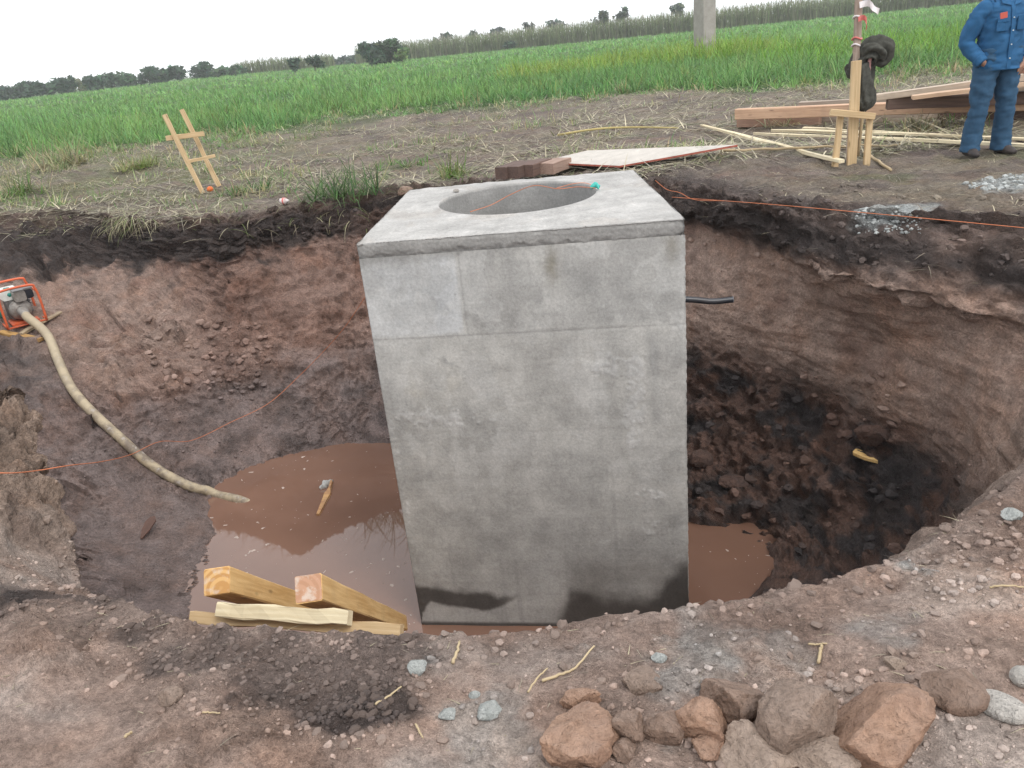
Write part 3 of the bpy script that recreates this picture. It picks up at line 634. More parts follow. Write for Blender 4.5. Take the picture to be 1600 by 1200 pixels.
# ------------------------------------------------------------------ strings of blades, straw and stalks
def ribbons(base, dirn, up, L, w, bend, colr, seg=3, droop=0.0):
    """curved tapering blades: base (N,3), dirn horizontal unit (N,3), up 0..1 how upright, L length, w width"""
    n = len(base); dirn = np.asarray(dirn); sidev = np.stack((-dirn[:, 1], dirn[:, 0], np.zeros(n)), 1)
    V = np.zeros((n, seg + 1, 2, 3)); el = np.arcsin(np.clip(up, 0, 1)); pos = base.copy(); stp = L / seg
    for k in range(seg + 1):
        t = k / seg; ww = w * (1 - 0.85 * t ** 1.5)
        V[:, k, 0] = pos - sidev * ww[:, None] / 2; V[:, k, 1] = pos + sidev * ww[:, None] / 2
        e = el - bend * (t + 0.15)
        pos = pos + (dirn * np.cos(e)[:, None] + np.array((0, 0, 1.0)) * np.sin(e)[:, None]) * stp[:, None]
    i = np.arange(n)[:, None] * (seg + 1) * 2 + np.arange(seg)[None] * 2
    F = np.stack((i, i + 1, i + 3, i + 2), 2).reshape(-1, 4)
    c = np.repeat(colr, (seg + 1) * 2, 0)
    return V.reshape(-1, 3), F, c
def clumps(cent, nb, h, spread, w, lean, colr, rs, cvar=0.25, seg=3):
    n = len(cent); k = np.repeat(np.arange(n), nb); a = rs.rand(len(k)) * 2 * math.pi; dirn = np.stack((np.cos(a), np.sin(a), 0 * a), 1)
    base = cent[k] + dirn * (rs.rand(len(k)) * spread)[:, None]
    L = h[k] * (0.55 + 0.6 * rs.rand(len(k))); up = 1 - lean * rs.rand(len(k)) ** 1.3
    cl_ = colr[k] * (1 + cvar * (rs.rand(len(k), 1) * 2 - 1)) * (1 + 0.15 * (rs.rand(len(k), 3) * 2 - 1))
    return ribbons(base, dirn, up, L, w * (0.7 + 0.6 * rs.rand(len(k))), 0.25 + 1.0 * rs.rand(len(k)), cl_, seg)
def join(parts):
    V, F, C, o = [], [], [], 0
    for v, f, c_ in parts: V.append(v); F.append(f + o); C.append(c_); o += len(v)
    return np.concatenate(V), np.concatenate(F), np.concatenate(C)
def stuff(name, parts, mat, smooth=True):
    V, F, C = join(parts); return tag(link(name, mesh_np(name, V, F, smooth, C), mat), kind='stuff')
rs = np.random.RandomState(3)
M_LEAF = leaf_material('grass_blades'); M_STRAW = leaf_material('dry_straw', 0.15, 0.2)
EDGE = np.array([(-40, 20.5), (-11.6, 20.1), (-10.6, 20.5), (-8.3, 19.8), (-7.6, 22), (-5.4, 19.6), (-4.6, 24.3), (-1.2, 23.2), (1.3, 21.3), (4.5, 21.2), (5.8, 17.6), (7.4, 17.4), (8.3, 17.4), (10.3, 18.6), (14, 19), (60, 19)])
edge_y = lambda x: np.interp(x, EDGE[:, 0], EDGE[:, 1])
def scatter(n, y0, y1, rs, xr=0.78, pw=1.0):
    y = y0 + (y1 - y0) * rs.rand(n) ** pw; x = (rs.rand(n) * 2 - 1) * xr * y + 0.03 * y; return x, y
def grass_field():
    parts = []
    gcol = lambda x, y: lerp(np.array((.135, .275, .09)), np.array((.215, .365, .115)), np.clip(0.5 + 0.9 * fbm(np.stack((x, y, 0 * x), 1) * 0.16, 3, 700), 0, 1)[:, None]) 
    x, y = scatter(6700, 17, 34, rs, 0.76, 0.85); k = y > edge_y(x) + rs.normal(size=len(x)) * 0.8 + 2.8 * fbm(np.stack((x, y, 0 * x), 1) * np.array((.55, .35, 1)), 3, 705); x, y = x[k], y[k]
    ed = np.clip((y - edge_y(x)) / 2.0, 0, 1); hv = 0.5 + 0.28 * fbm(np.stack((x, y, 0 * x), 1) * 0.5, 3, 701); h = hv * lerp(0.5, 1.08, ed)
    cc_ = gcol(x, y); dry = (rs.rand(len(x)) < 0.30 * (1 - ed)); cc_[dry] = (.34, .31, .17); yel = rs.rand(len(x)) < 0.06; cc_[yel] = (.26, .32, .10)
    dkc = rs.rand(len(x)) < 0.10; cc_[dkc] *= 0.6; h[dkc] *= 1.25
    parts.append(clumps(np.stack((x, y, G(x, y) - .02), 1), 11, h, 0.16, 0.024, 0.75, cc_, rs, 0.25, 2))
    x, y = scatter(6400, 32, 75, rs, 0.74, 0.9); parts.append(clumps(np.stack((x, y, G(x, y)), 1), 7, 0.5 + 0.2 * fbm(np.stack((x, y, 0 * x), 1) * 0.4, 3, 702), 0.3, 0.05, 0.7, gcol(x, y) * 1.05, rs, 0.25, 2))
    x, y = scatter(9000, 70, 230, rs, 0.72, 0.8); parts.append(clumps(np.stack((x, y, G(x, y)), 1), 5, 0.55 + 0 * x, 0.9, 0.16, 0.6, gcol(x, y) * 1.1, rs, 0.2, 2))
    # ragged green regrowth and weeds on the trampled strip, mostly at the left and along the crop
    x, y = scatter(9500, 9.6, 22.5, rs, 0.74, 1.0); dn_ = fbm(np.stack((x, y, 0 * x), 1) * np.array((.45, .8, 1)), 3, 703)
    k = (y < edge_y(x) + .5) & (dn_ + 0.28 * (x < -3.0) * (y > 12.5) - 0.12 + 0.6 * np.exp(-((edge_y(x) - y) / 1.2) ** 2) > rs.rand(len(x)) * .45); x, y = x[k], y[k]
    cc_ = np.array([(.22, .29, .11), (.36, .35, .18), (.14, .24, .08), (.44, .41, .25)])[rs.choice(4, len(x))]
    z_ = np.array([drop(a, b) for a, b in zip(x, y)]); k = z_ > -.35; x, y, z_, cc_ = x[k], y[k], z_[k], cc_[k]
    parts.append(clumps(np.stack((x, y, z_ - .01), 1), 6, 0.10 + 0.24 * rs.rand(len(x)) ** 1.5, 0.16, 0.012, 0.98, cc_, rs, 0.3, 2))
    return parts
stuff('grass_field', grass_field(), M_LEAF)
def weeds():
    parts = []; n = 900
    x = 0.5 + rs.rand(n) * 14; y = 33 + rs.rand(n) * 12; d_ = fbm(np.stack((x, y, 0 * x), 1) * 0.35, 3, 710)
    k = (d_ + 0.5 - np.abs(x - 8) / 12 > 0); x, y, d_ = x[k], y[k], d_[k]
    cc_ = lerp(np.array((.20, .32, .055)), np.array((.28, .36, .09)), np.clip(0.4 + 1.2 * fbm(np.stack((x, y, 0 * x), 1) * 0.5, 2, 711), 0, 1)[:, None])
    parts.append(clumps(np.stack((x, y, G(x, y)), 1), 16, 0.75 + 0.35 * d_ + 0.35 * np.exp(-((x - 10) / 2.2) ** 2), 0.45, 0.035, 0.7, cc_, rs))
    x = 9 + rs.rand(500) * 22; y = 24 + rs.rand(500) * 12
    parts.append(clumps(np.stack((x, y, G(x, y)), 1), 14, 0.75 + 0.2 * rs.rand(500), 0.4, 0.03, 0.6, np.tile((.18, .33, .05), (500, 1)), rs))
    return parts
stuff('yellow_green_weeds', weeds(), M_LEAF)
def litter():                                              # cut grass and straw lying on the trampled strip
    parts = []
    n = 80000; x, y = scatter(n, 8.6, 24.5, rs, 0.74, 1.25)
    dens = fbm(np.stack((x, y, 0 * x), 1) * np.array((0.5, 0.9, 1)), 3, 720); k = (rs.rand(n) < 0.50 + 1.3 * dens) & (y < edge_y(x) + 1.2); x, y = x[k], y[k]
    k = ~((x > 1.6) & (y < 8.3)); x, y = x[k], y[k]
    z_ = np.array([drop(a, b) for a, b in zip(x, y)]); k = z_ > -0.45; x, y, z_ = x[k], y[k], z_[k]; n = len(x)
    a = rs.rand(n) * 2 * math.pi; dirn = np.stack((np.cos(a), np.sin(a), 0 * a), 1)
    cc_ = np.array([(.46, .41, .28), (.36, .32, .235), (.24, .21, .165), (.56, .50, .35), (.25, .28, .13)])[rs.choice(5, n, p=(.28, .27, .2, .1, .15))] * (0.75 + 0.5 * rs.rand(n, 1))
    parts.append(ribbons(np.stack((x, y, z_ + .004), 1), dirn, 0.02 + 0.40 * rs.rand(n) ** 3, 0.10 + 0.45 * rs.rand(n) ** 1.6, 0.007 + 0.012 * rs.rand(n), 0.05 + 0.45 * rs.rand(n) ** 2, cc_, 3))
    for n, (x0, x1, y0, y1), L in ((2600, (1.8, 7.5, 5.2, 10.5), .16), (450, (-1.6, 2.2, 1.15, 2.3), .045)):
        x = x0 + (x1 - x0) * rs.rand(n); y = y0 + (y1 - y0) * rs.rand(n); z_ = np.array([drop(a, b) for a, b in zip(x, y)]); k = z_ > -0.4; x, y, z_ = x[k], y[k], z_[k]; n = len(x)
        a = rs.rand(n) * 2 * math.pi; dirn = np.stack((np.cos(a), np.sin(a), 0 * a), 1); cc_ = np.array([(.40, .35, .24), (.27, .235, .18), (.20, .165, .13)])[rs.choice(3, n)] * (0.75 + 0.5 * rs.rand(n, 1))
        parts.append(ribbons(np.stack((x, y, z_ + .002), 1), dirn, 0.03 + 0.25 * rs.rand(n) ** 2, L * (0.3 + rs.rand(n)), L * (0.035 + 0.03 * rs.rand(n)), 0.1 + 0.5 * rs.rand(n), cc_, 2))
    return parts
stuff('straw_litter', litter(), M_STRAW)
def rim_straw():                                           # bleached straw and fine roots hanging over the far edge of the pit
    parts = []
    spots = []
    for px, n, sp in ((205, 260, 20), (190, 120, 14), (120, 14, 60), (300, 18, 50), (450, 18, 60), (560, 20, 40), (360, 14, 60), (60, 12, 50)):
        spots += [(px + rs.normal() * sp, 322 + rs.rand() * 40) for _ in range(n)]
    B_ = [at(*q) for q in spots]; B_ = np.array([b for b in B_ if b is not None and b[1] > 6]); n = len(B_)
    a = -math.pi / 2 + rs.normal(size=n) * 0.9; dirn = np.stack((np.cos(a), np.sin(a), 0 * a), 1)
    cc_ = np.array([(.42, .38, .25), (.34, .31, .18), (.20, .25, .09), (.25, .20, .15)])[rs.choice(4, n)] * (0.7 + 0.5 * rs.rand(n, 1))
    parts.append(ribbons(B_ + np.array((0, 0, .01)), dirn, -0.0 + 0.25 * rs.rand(n), 0.08 + 0.30 * rs.rand(n), 0.005 + 0.006 * rs.rand(n), 0.5 + 1.0 * rs.rand(n), cc_, 4))
    return parts
stuff('rim_straw', rim_straw(), M_STRAW)
def tuft(name, label, px, py, h, n, green, group='grass tufts on the trampled strip', dry=0.3, spread=0.16):
    b = at(px, py)
    cent = b + np.concatenate((rs.normal(size=(n, 2)) * spread, np.zeros((n, 1))), 1)
    cc_ = np.tile(green, (n, 1)); k = rs.rand(n) < dry; cc_[k] = (.36, .33, .20)
    V, F, c_ = clumps(cent - b, 12, np.full(n, h) * (0.6 + 0.6 * rs.rand(n)), 0.06, 0.014, 0.75, cc_, rs, 0.3)
    o = link(name, mesh_np(name, V, F, True, c_), M_LEAF); o.location = b; return tag(o, label, 'grass tuft', group)
tuft('grass_tuft', 'dark green tuft of grass at the pit edge, just left behind the concrete chamber', 540, 305, 0.62, 22, (.09, .155, .055), dry=.2, spread=.22)
tuft('grass_tuft', 'short yellowish tuft of grass standing behind the chamber, left of the stacked timber blocks', 708, 275, 0.48, 14, (.13, .20, .05), dry=.45, spread=.14)
tuft('grass_tuft', 'small low bright green tuft of grass on the bare strip between two taller tufts', 632, 262, 0.26, 12, (.12, .24, .06), dry=.1, spread=.22)
tuft('grass_tuft', 'row of bleached upright stalks at the front edge of the crop, at the far left', 85, 262, 0.6, 26, (.34, .36, .20), dry=.6, spread=.28)
tuft('grass_tuft', 'yellow green clump between the crop and the leaning rack, left of it', 215, 262, 0.4, 30, (.24, .30, .10), dry=.4, spread=.15)
tuft('grass_tuft', 'tuft of half dry grass at the left edge of the picture above the pit rim', 28, 305, 0.5, 26, (.13, .21, .06), dry=.5, spread=.22)
tuft('grass_tuft', 'bushy green grass around the foot of the leaning wooden rack, on its right side', 395, 298, 0.3, 20, (.10, .19, .06), dry=.3, spread=.22)
tuft('grass_tuft', 'dry straw coloured tuft in front of the left end of the lumber pile', 1222, 196, 0.34, 9, (.20, .21, .10), dry=.8, spread=.13)
tuft('grass_tuft', 'dry pale tuft lying in front of the lumber pile, left of the standing man', 1430, 205, 0.24, 16, (.22, .21, .11), dry=.8, spread=.14)
tuft('grass_tuft', 'tall stiff tuft of pale green cane shoots at the front edge of the crop, left', 110, 258, 0.75, 22, (.16, .23, .09), dry=.4, spread=.15)

# ------------------------------------------------------------------ trees, cane and the utility pole behind the field
M_TREE = leaf_material('tree_leaves', 0.25, 0.35); M_BARK = plain('bark', (.10, .08, .065), 0.95, 0.1, 0.3, 12)
def tree(px, ytop, ybase, wpx, Y, colr, label, name='tree', cat='tree', n=420, leaf=0.34, shape=1.0, bare=0.0, trunk=0.14, group='trees along the far edge of the field'):
    b = aty(px, ybase, Y); t = aty(px, ytop, Y); g = float(G(np.array([b[0]]), np.array([Y]))[0])
    base = np.array((b[0], Y, min(b[2], g + .3))); H = t[2] - base[2]; W = wpx / FPX * Y
    root = thing(name, label, cat, tuple(base), group)
    r = np.random.RandomState(int(px * 7 + ytop)); nl = 7; lob = np.stack((r.normal(size=nl) * W * .24, r.normal(size=nl) * W * .22, H * (bare + (1 - bare) * (0.28 + 0.58 * r.rand(nl)))), 1); lr = W * (0.20 + 0.13 * r.rand(nl))
    lob[:, 0] *= 1 - 0.5 * shape * (lob[:, 2] / H) ** 2
    k = r.choice(nl, n); u = r.normal(size=(n, 3)); u /= np.linalg.norm(u, axis=1)[:, None]; p_ = lob[k] + u * (lr[k] * (0.55 + 0.5 * r.rand(n)))[:, None] * np.array((1, 1, .85))
    p_[:, 2] = np.clip(p_[:, 2], 0.03 * H + H * bare * .6, H * 1.0)
    V = p_[:, None, :] + r.normal(size=(n, 4, 3)) * leaf * np.array((1, 1, .8)); F = np.arange(n * 4).reshape(-1, 4)
    c_ = np.repeat(np.array(colr) * (0.65 + 0.7 * r.rand(n, 1)) * (1 + .12 * r.normal(size=(n, 3))), 4, 0).clip(0.01, 1)
    link('crown', mesh_np('crown', V.reshape(-1, 3), F, False, c_), M_TREE, root)
    mb = MB(); off = base
    P = smooth_path([(0, 0, -.2), (W * .02, 0, H * .25), (-W * .02, 0, H * .55), (0, 0, H * .85)], 8); mb.tube(P + off, np.linspace(trunk, trunk * .3, 9), 7)
    for q in range(4):
        e = lob[q]; mb.tube(np.array([P[3] + off, lerp(P[4], e, .6) + off + (0, 0, .1), e + off]), (trunk * .5, trunk * .35, trunk * .15), 5)
    mb.build('trunk', M_BARK, root, True)
    return root
DK, MD, PL = (.048, .092, .055), (.078, .135, .075), (.150, .180, .095)
line = [(8,138,26,DK),(28,140,22,MD),(43,134,28,DK),(63,131,26,DK),(84,127,26,MD),(102,125,30,DK),(130,125,30,PL),(153,121,30,DK),(180,118,28,MD),(206,121,26,MD),(235,111,36,DK),(259,114,30,MD),(281,108,28,DK),(317,102,38,DK),(345,111,28,MD),(372,108,24,MD)]
desc = ['low round dark tree at the far left end of the tree line', 'small grey green tree, second from the left in the tree line', 'dark rounded tree, third from the left in the tree line', 'dark tree, fourth from the left in the tree line', 'mid green tree left of the wide twin topped tree', 'wide dark tree just left of the pale bushy tree', 'pale olive bushy tree, palest in the tree line', 'tall dark tree just right of the pale bushy tree', 'flat topped mid green tree in the tree line above the left field', 'low mid green tree between the flat topped tree and a broad one', 'broad dark tree in the middle of the tree line, above the wooden rack', 'mid green tree right of the broad dark tree', 'dark upright tree left of the tallest round tree', 'tallest round crowned tree of the tree line', 'low mid green tree right of the tallest round tree', 'last small tree at the right end of the tree line']
for (px, yt, w, c_), l in zip(line, desc): tree(px, yt - 3, 158.5 - .108 * px, w, 190 + (px * 37 % 17), c_, l, leaf=0.42, n=460)
tree(461, 92, 109.5, 18, 150, DK, 'left one of the two small round dark shrubs standing alone in the field', 'shrub', 'shrub', 260, .26, 0.2, group='shrubs standing in the field')
tree(492, 87, 107, 21, 150, DK, 'right one of the two small round dark shrubs standing alone in the field', 'shrub', 'shrub', 300, .26, 0.2, group='shrubs standing in the field')
tree(580, 66, 98, 40, 150, DK, 'left one of the pair of big dark leafy trees at the start of the cane', n=800, leaf=.34)
tree(611, 64, 96, 42, 150, (.055, .095, .050), 'right one of the pair of big dark leafy trees at the start of the cane', n=850, leaf=.34)
tree(628, 75, 93, 18, 146, (.15, .23, .08), 'small light green bush at the foot of the pair of big dark trees', 'bush', 'bush', 260, .24, .2)
for px, yt, yb, w, l in ((515, 89, 103, 20, 'small far tree just right of the two field shrubs'), (535, 92, 101, 34, 'long low far bush between the shrubs and the pair of big trees'), (558, 89, 99, 24, 'low far tree close to the left of the pair of big trees')):
    tree(px, yt, yb, w, 235, (.11, .15, .12), l, n=260, leaf=.5, shape=.3)
for px, yt, w, l in ((683, 59, 10, 'thin tiny tree top above the cane, first from the left'), (700, 50, 18, 'flat topped pale tree rising above the start of the cane'), (745, 46, 18, 'small feathery tree top above the cane, left of a forked pair'), (776, 43, 20, 'tree top above the cane just left of the tall slim dark tree'), (827, 33, 20, 'tall slim dark tree rising highest above the cane'), (868, 31, 26, 'low rounded tree top barely above the cane, right of the slim tree'), (944, 17, 26, 'wide dark tree top above the middle of the cane'), (975, 11, 22, 'forked dark tree top right of the wide one above the cane'), (1057, 4, 22, 'rounded dark tree top above the cane, left of the concrete pole')):
    tree(px, yt + 2, 84 - .105 * (px - 700) + 6, w * .8, 215 if px < 900 else 190, (.115, .145, .115), l, n=200, leaf=.36, shape=.2, bare=.55)  # crowns paled, some of the distance haze is put into the leaf colour
tree(793, 60, 75, 16, 185, DK, 'small dark bush at the foot of the cane, below a tree top', 'bush', 'bush', 160, .3, .2)
def cane():
    parts = []
    def strip(n, xa, ya, xb, yb, dep, h, seed):
        r = np.random.RandomState(seed); t = r.rand(n); x = lerp(xa, xb, t); y = lerp(ya, yb, t) + dep * r.rand(n) ** 1.6; b = np.stack((x, y, G(x, y)), 1)
        hh = h * (0.8 + 0.28 * r.rand(n) + 0.10 * fbm(b * 0.12, 3, 730)); a = r.rand(n) * 6.283; dirn = np.stack((np.cos(a), np.sin(a), 0 * a), 1)
        colr = lerp(np.array((.20, .195, .13)), np.array((.175, .225, .105)), r.rand(n, 1)) * (0.7 + 0.6 * r.rand(n, 1))
        parts.append(ribbons(b, dirn, np.full(n, 0.985), hh, 0.16 + 0.1 * r.rand(n), 0.02 + 0.1 * r.rand(n), colr, 2))
        m_ = n; k = r.choice(n, m_); bb = b[k] + np.stack((0 * k, 0 * k, hh[k] * (0.35 + 0.5 * r.rand(m_))), 1); a = r.rand(m_) * 6.283
        parts.append(ribbons(bb, np.stack((np.cos(a), np.sin(a), 0 * a), 1), 0.6 + .35 * r.rand(m_), 0.9 + 0.7 * r.rand(m_), 0.12 + .08 * r.rand(m_), 1.2 + .6 * r.rand(m_), lerp(np.array((.17, .24, .10)), np.array((.24, .27, .14)), r.rand(m_, 1)), 3))
        s_ = n // 8; k = r.choice(n, s_); bb = b[k] + np.stack((0 * k, 0 * k, hh[k] * .93), 1)
        parts.append(ribbons(bb, dirn[k], np.full(s_, .95), 0.5 + .4 * r.rand(s_), 0.22 + 0 * k, .5 + 0 * k, np.tile((.34, .32, .27), (s_, 1)), 2))
    strip(9000, -29, 205, 125, 150, 16, 4.1, 5); strip(900, -58, 205, -34, 200, 8, 2.9, 6)
    return parts
stuff('sugar_cane', cane(), M_LEAF)
b = np.array((aty(1101, 71, 40)[0], 40.0, 0)); b[2] = float(G(np.array([b[0]]), np.array([40.]))[0])
mb = MB(); R = []
for h_, w_ in ((-.4, .37), (2, .365), (5, .34), (9.5, .27)):
    ca, sa = math.cos(.45), math.sin(.45); R.append([b + np.array((ca * u - sa * v, sa * u + ca * v, h_)) for u, v in ((-w_ + .03, -w_), (w_ - .03, -w_), (w_, -w_ + .03), (w_, w_ - .03), (w_ - .03, w_), (-w_ + .03, w_), (-w_, w_ - .03), (-w_, -w_ + .03))])
mb.rings(np.array(R))
one(mb, 'utility_pole', plain('pole_concrete', (.33, .305, .285), 0.9, 0.2, 0.2, 3, 0.02), 'thick square concrete pole standing in the field, cut by the top of the picture', 'utility pole', base=b)

# ------------------------------------------------------------------ stones, clods
def ico(sub):
    import bmesh
    bm = bmesh.new(); bmesh.ops.create_icosphere(bm, subdivisions=sub, radius=1.0); V = np.array([v.co[:] for v in bm.verts]); F = np.array([[v.index for v in f.verts] for f in bm.faces]); bm.free(); return V, F
ICO = {k: ico(k) for k in (1, 2, 3, 4, 5)}
def rock(seed, dims, sub=4, cuts=11, rough=0.05, sharp=(.48, .86), smoothk=0.0):
    V, F = ICO[sub]; r = np.random.RandomState(seed); rad = np.full(len(V), 1.0)
    for _ in range(cuts):
        n = unit(r.normal(size=3)); d_ = sharp[0] + (sharp[1] - sharp[0]) * r.rand(); q = V @ n; rad = np.where(q > 1e-3, np.minimum(rad, d_ / np.maximum(q, 1e-3)), rad)
    o = r.rand(3) * 50
    if rough: rad = rad * (1 + rough * fbm(V * 1.7 + o, 4, seed) + rough * .35 * fbm(V * 7 + o, 3, seed + 1))
    if sub >= 4 and rough: rad = rad * (1 + rough * .12 * fbm(V * 26 + o, 2, seed + 2))
    P_ = V * rad[:, None]; lo, hi = P_.min(0), P_.max(0); P_ = (P_ - (lo + hi) / 2) / (hi - lo) * np.asarray(dims)
    return P_, F
S_OR = stone_material('orange_stone', (.40, .245, .165), (.275, .168, .118), .25); S_GR = stone_material('grey_brown_stone', (.30, .218, .17), (.205, .15, .118), .32); S_BR = stone_material('brown_stone', (.275, .185, .138), (.18, .12, .09), .3)
S_MU = stone_material('wet_earth', (.12, .072, .056), (.065, .045, .040), .0)
S_WH = stone_material('white_cobble', (.50, .47, .43), (.42, .39, .355), 0.1); S_CE = stone_material('cement_lump', (.42, .44, .42), (.34, .355, .34), 0.15); S_PA = stone_material('pale_stone', (.38, .29, .23), (.30, .225, .175), .35)
def stone(px, py, w, h, mat, label, seed, name='stone', cat='stone', cuts=12, rough=.10, depth=.9, tall=None, sub=4, rot=None, sink=.3, group='stones on the near edge of the pit', sharp=(.46, .86)):
    b = at(px, py + h * .28); d_ = np.linalg.norm(b - np.array(CAMP)); k = d_ / FPX
    el = math.asin(min(.97, (CZ - b[2]) / d_)); W = w * k; H = (h * k / max(.35, math.cos(el) * .62 + math.sin(el) * .62)) if tall is None else tall * k
    P_, F = rock(seed, (W, W * depth, H), sub, cuts, rough, sharp)
    if rot is not None: ca, sa = math.cos(rot), math.sin(rot); P_ = P_ @ np.array(((ca, sa, 0), (-sa, ca, 0), (0, 0, 1)))
    me = mesh_np(name, P_ + np.array((0, 0, H / 2 - sink * H)), F, True)
    if cuts > 5: me.set_sharp_from_angle(angle=math.radians(32))
    o = link(name, me, mat); o.location = b - np.array((0, 0, .0)); return tag(o, label, cat, group)
stone(1368, 1122, 146, 158, S_OR, 'largest orange boulder lying at the lower right, flat faced with sharp edges', 11, cuts=10, rough=.075, depth=.95, sub=5, tall=132, sink=.34)
stone(1243, 1106, 118, 122, S_GR, 'big grey brown boulder leaning against the left side of the largest orange one', 23, cuts=8, rough=.09, sub=5, tall=112, sink=.34)
stone(1146, 1084, 90, 70, S_BR, 'brown boulder with a light top and dark underside, left of the big grey brown one', 31, cuts=9, sub=5, tall=66, sink=.3)
stone(1096, 1118, 78, 86, S_OR, 'medium orange boulder in front of the brown light topped one', 47, cuts=10, sub=5, tall=76, sink=.25)
stone(1110, 1161, 52, 42, S_OR, 'small flat orange stone below the medium orange boulder', 53, cuts=8, tall=30)
stone(1187, 1176, 112, 56, S_PA, 'long pale rough stone in front of the big grey brown boulder', 61, cuts=10, sub=5, tall=52)
stone(1285, 1184, 92, 48, S_PA, 'pale stone at the bottom edge, between the long pale stone and the largest boulder', 67, cuts=9, tall=46)
stone(907, 1142, 114, 86, S_OR, 'broad orange tan boulder at the left end of the heap of stones', 71, cuts=8, sub=5, tall=70, sink=.32)
stone(907, 1090, 62, 36, S_OR, 'thin tan slab standing behind the broad orange tan boulder', 79, cuts=7, depth=.5, tall=36)
stone(984, 1134, 50, 66, S_BR, 'dark brown stone against the right side of the broad tan boulder', 83, cuts=9, tall=56)
stone(1036, 1127, 62, 54, S_BR, 'brown block with an orange lower edge in the middle of the heap of stones', 89, cuts=7, tall=46)
stone(976, 1167, 36, 40, S_BR, 'small dark stone in front of the dark brown one', 97, cuts=8, tall=32)
stone(1004, 1054, 62, 46, S_GR, 'flat topped grey brown stone lying alone behind the heap of stones', 101, cuts=8, tall=34)
stone(1493, 1073, 84, 54, S_BR, 'rounded brown stone on the right, beside the white oval cobble', 103, cuts=13, rough=.04, tall=46, sharp=(.72, .98))
stone(1564, 1099, 44, 40, S_WH, 'smooth white oval cobble at the lower right', 107, 'cobble', cuts=0, rough=.03, depth=1.5, tall=26, rot=.75, sink=.25)
stone(1598, 1053, 32, 34, S_WH, 'round white pebble cut by the right edge of the picture', 109, 'cobble', cuts=3, rough=.04, tall=26, sharp=(.8, .95))
stone(1398, 1030, 28, 18, S_PA, 'small pale flat stone behind the largest orange boulder', 113, cuts=8, tall=12, sub=3)
stone(1581, 803, 28, 20, S_CE, 'pale grey stone on the bank at the right edge of the picture', 127, cuts=8, tall=16, sub=3)
stone(653, 1040, 30, 30, S_CE, 'pale grey green lump of cement beside the dark soil heap', 131, 'cement_lump', 'cement lump', cuts=7, rough=.12, tall=24, sub=3, group='lumps of cement on the near edge')
stone(765, 1104, 38, 34, S_CE, 'crumbly light cement lump in the middle foreground, largest of three', 137, 'cement_lump', 'cement lump', cuts=9, rough=.16, tall=20, sub=3, group='lumps of cement on the near edge')
stone(699, 1113, 26, 20, S_CE, 'small smooth cement lump left of the largest crumbly one', 139, 'cement_lump', 'cement lump', cuts=6, rough=.08, tall=14, sub=3, group='lumps of cement on the near edge')
stone(742, 1085, 18, 12, S_CE, 'tiny cement chip just behind the largest crumbly lump', 149, 'cement_lump', 'cement lump', cuts=6, rough=.08, tall=10, sub=3, group='lumps of cement on the near edge')
stone(1030, 1026, 24, 18, S_CE, 'grey cement lump behind the flat topped lone stone', 151, 'cement_lump', 'cement lump', cuts=8, rough=.14, tall=13, sub=3, group='lumps of cement on the near edge')
stone(268, 1084, 34, 30, S_GR, 'square grey clod like a broken brick beside the dark soil heap', 157, 'clod', 'clod', cuts=6, tall=24, sub=4, rough=.03)
stone(635, 297, 26, 18, S_BR, 'red brown clod at the pit edge touching the back left of the chamber', 163, 'clod', 'clod', cuts=9, tall=16, sub=3)
stone(1362, 674, 52, 36, S_MU, 'big red brown lump of earth among black muck under the right wall', 167, 'earth_lump', 'clod', cuts=8, rough=.08, tall=34, group='lumps of fallen earth in the pit')
stone(1095, 715, 34, 34, S_MU, 'dark lump of earth beside the right side of the chamber', 173, 'earth_lump', 'clod', cuts=8, rough=.1, tall=30, group='lumps of fallen earth in the pit')
stone(1145, 750, 44, 20, S_MU, 'reddish flat lump of earth near the right side of the chamber', 179, 'earth_lump', 'clod', cuts=8, rough=.1, tall=16, group='lumps of fallen earth in the pit')
V, F = rock(5, (.05, .042, .03), 3, 4, .05); o = link('pebble', mesh_np('pebble', V, F, True), S_WH); q = atz(713, 300, ZT); o.location = q + (0, 0, .012); tag(o, 'small white pebble on top of the chamber, left behind the round opening', 'pebble')

# clods and crumbs: the larger ones are things, the finest is stuff
CLODM = []
for k in range(8):
    P_, F = rock(300 + k, (1, .85, .7), 2, 9, .22, (.42, .85))
    CLODM.append(P_ + (0, 0, .08))
CLOD_F = ICO[2][1]
dens_r = np.random.RandomState(21)
def clod_colour(x, y, r):
    base = np.array([(.215, .165, .14), (.27, .21, .175), (.165, .122, .10), (.33, .27, .235)])[r.choice(4, p=(.35, .3, .25, .1))]
    if math.exp(-(((x + .57) / .28) ** 2 + ((y - 1.60) / .18) ** 2)) > .35: base = np.array((.115, .088, .076)) * (0.8 + .5 * r.rand())
    return base
cand = []
def cl_add(n, x0, x1, y0, y1, s0, s1, pw=3.0):
    for _ in range(n):
        cand.append((x0 + (x1 - x0) * dens_r.rand(), y0 + (y1 - y0) * dens_r.rand(), s0 + (s1 - s0) * dens_r.rand() ** pw))
def near_rim(n, s0, s1, pw, off=(0.0, .45)):
    for _ in range(n):
        i = dens_r.randint(0, len(th))
        while not (-90 < th[i] < -40): i = dens_r.randint(0, len(th))
        r = keys[8][0][i] + off[0] + (off[1] - off[0]) * dens_r.rand() ** 1.5; cand.append((PC[0] + r * ct[i], PC[1] + r * st[i], s0 + (s1 - s0) * dens_r.rand() ** pw))
near_rim(1050, .004, .026, 4.0); near_rim(190, .010, .044, 2.2, (-.08, .20))
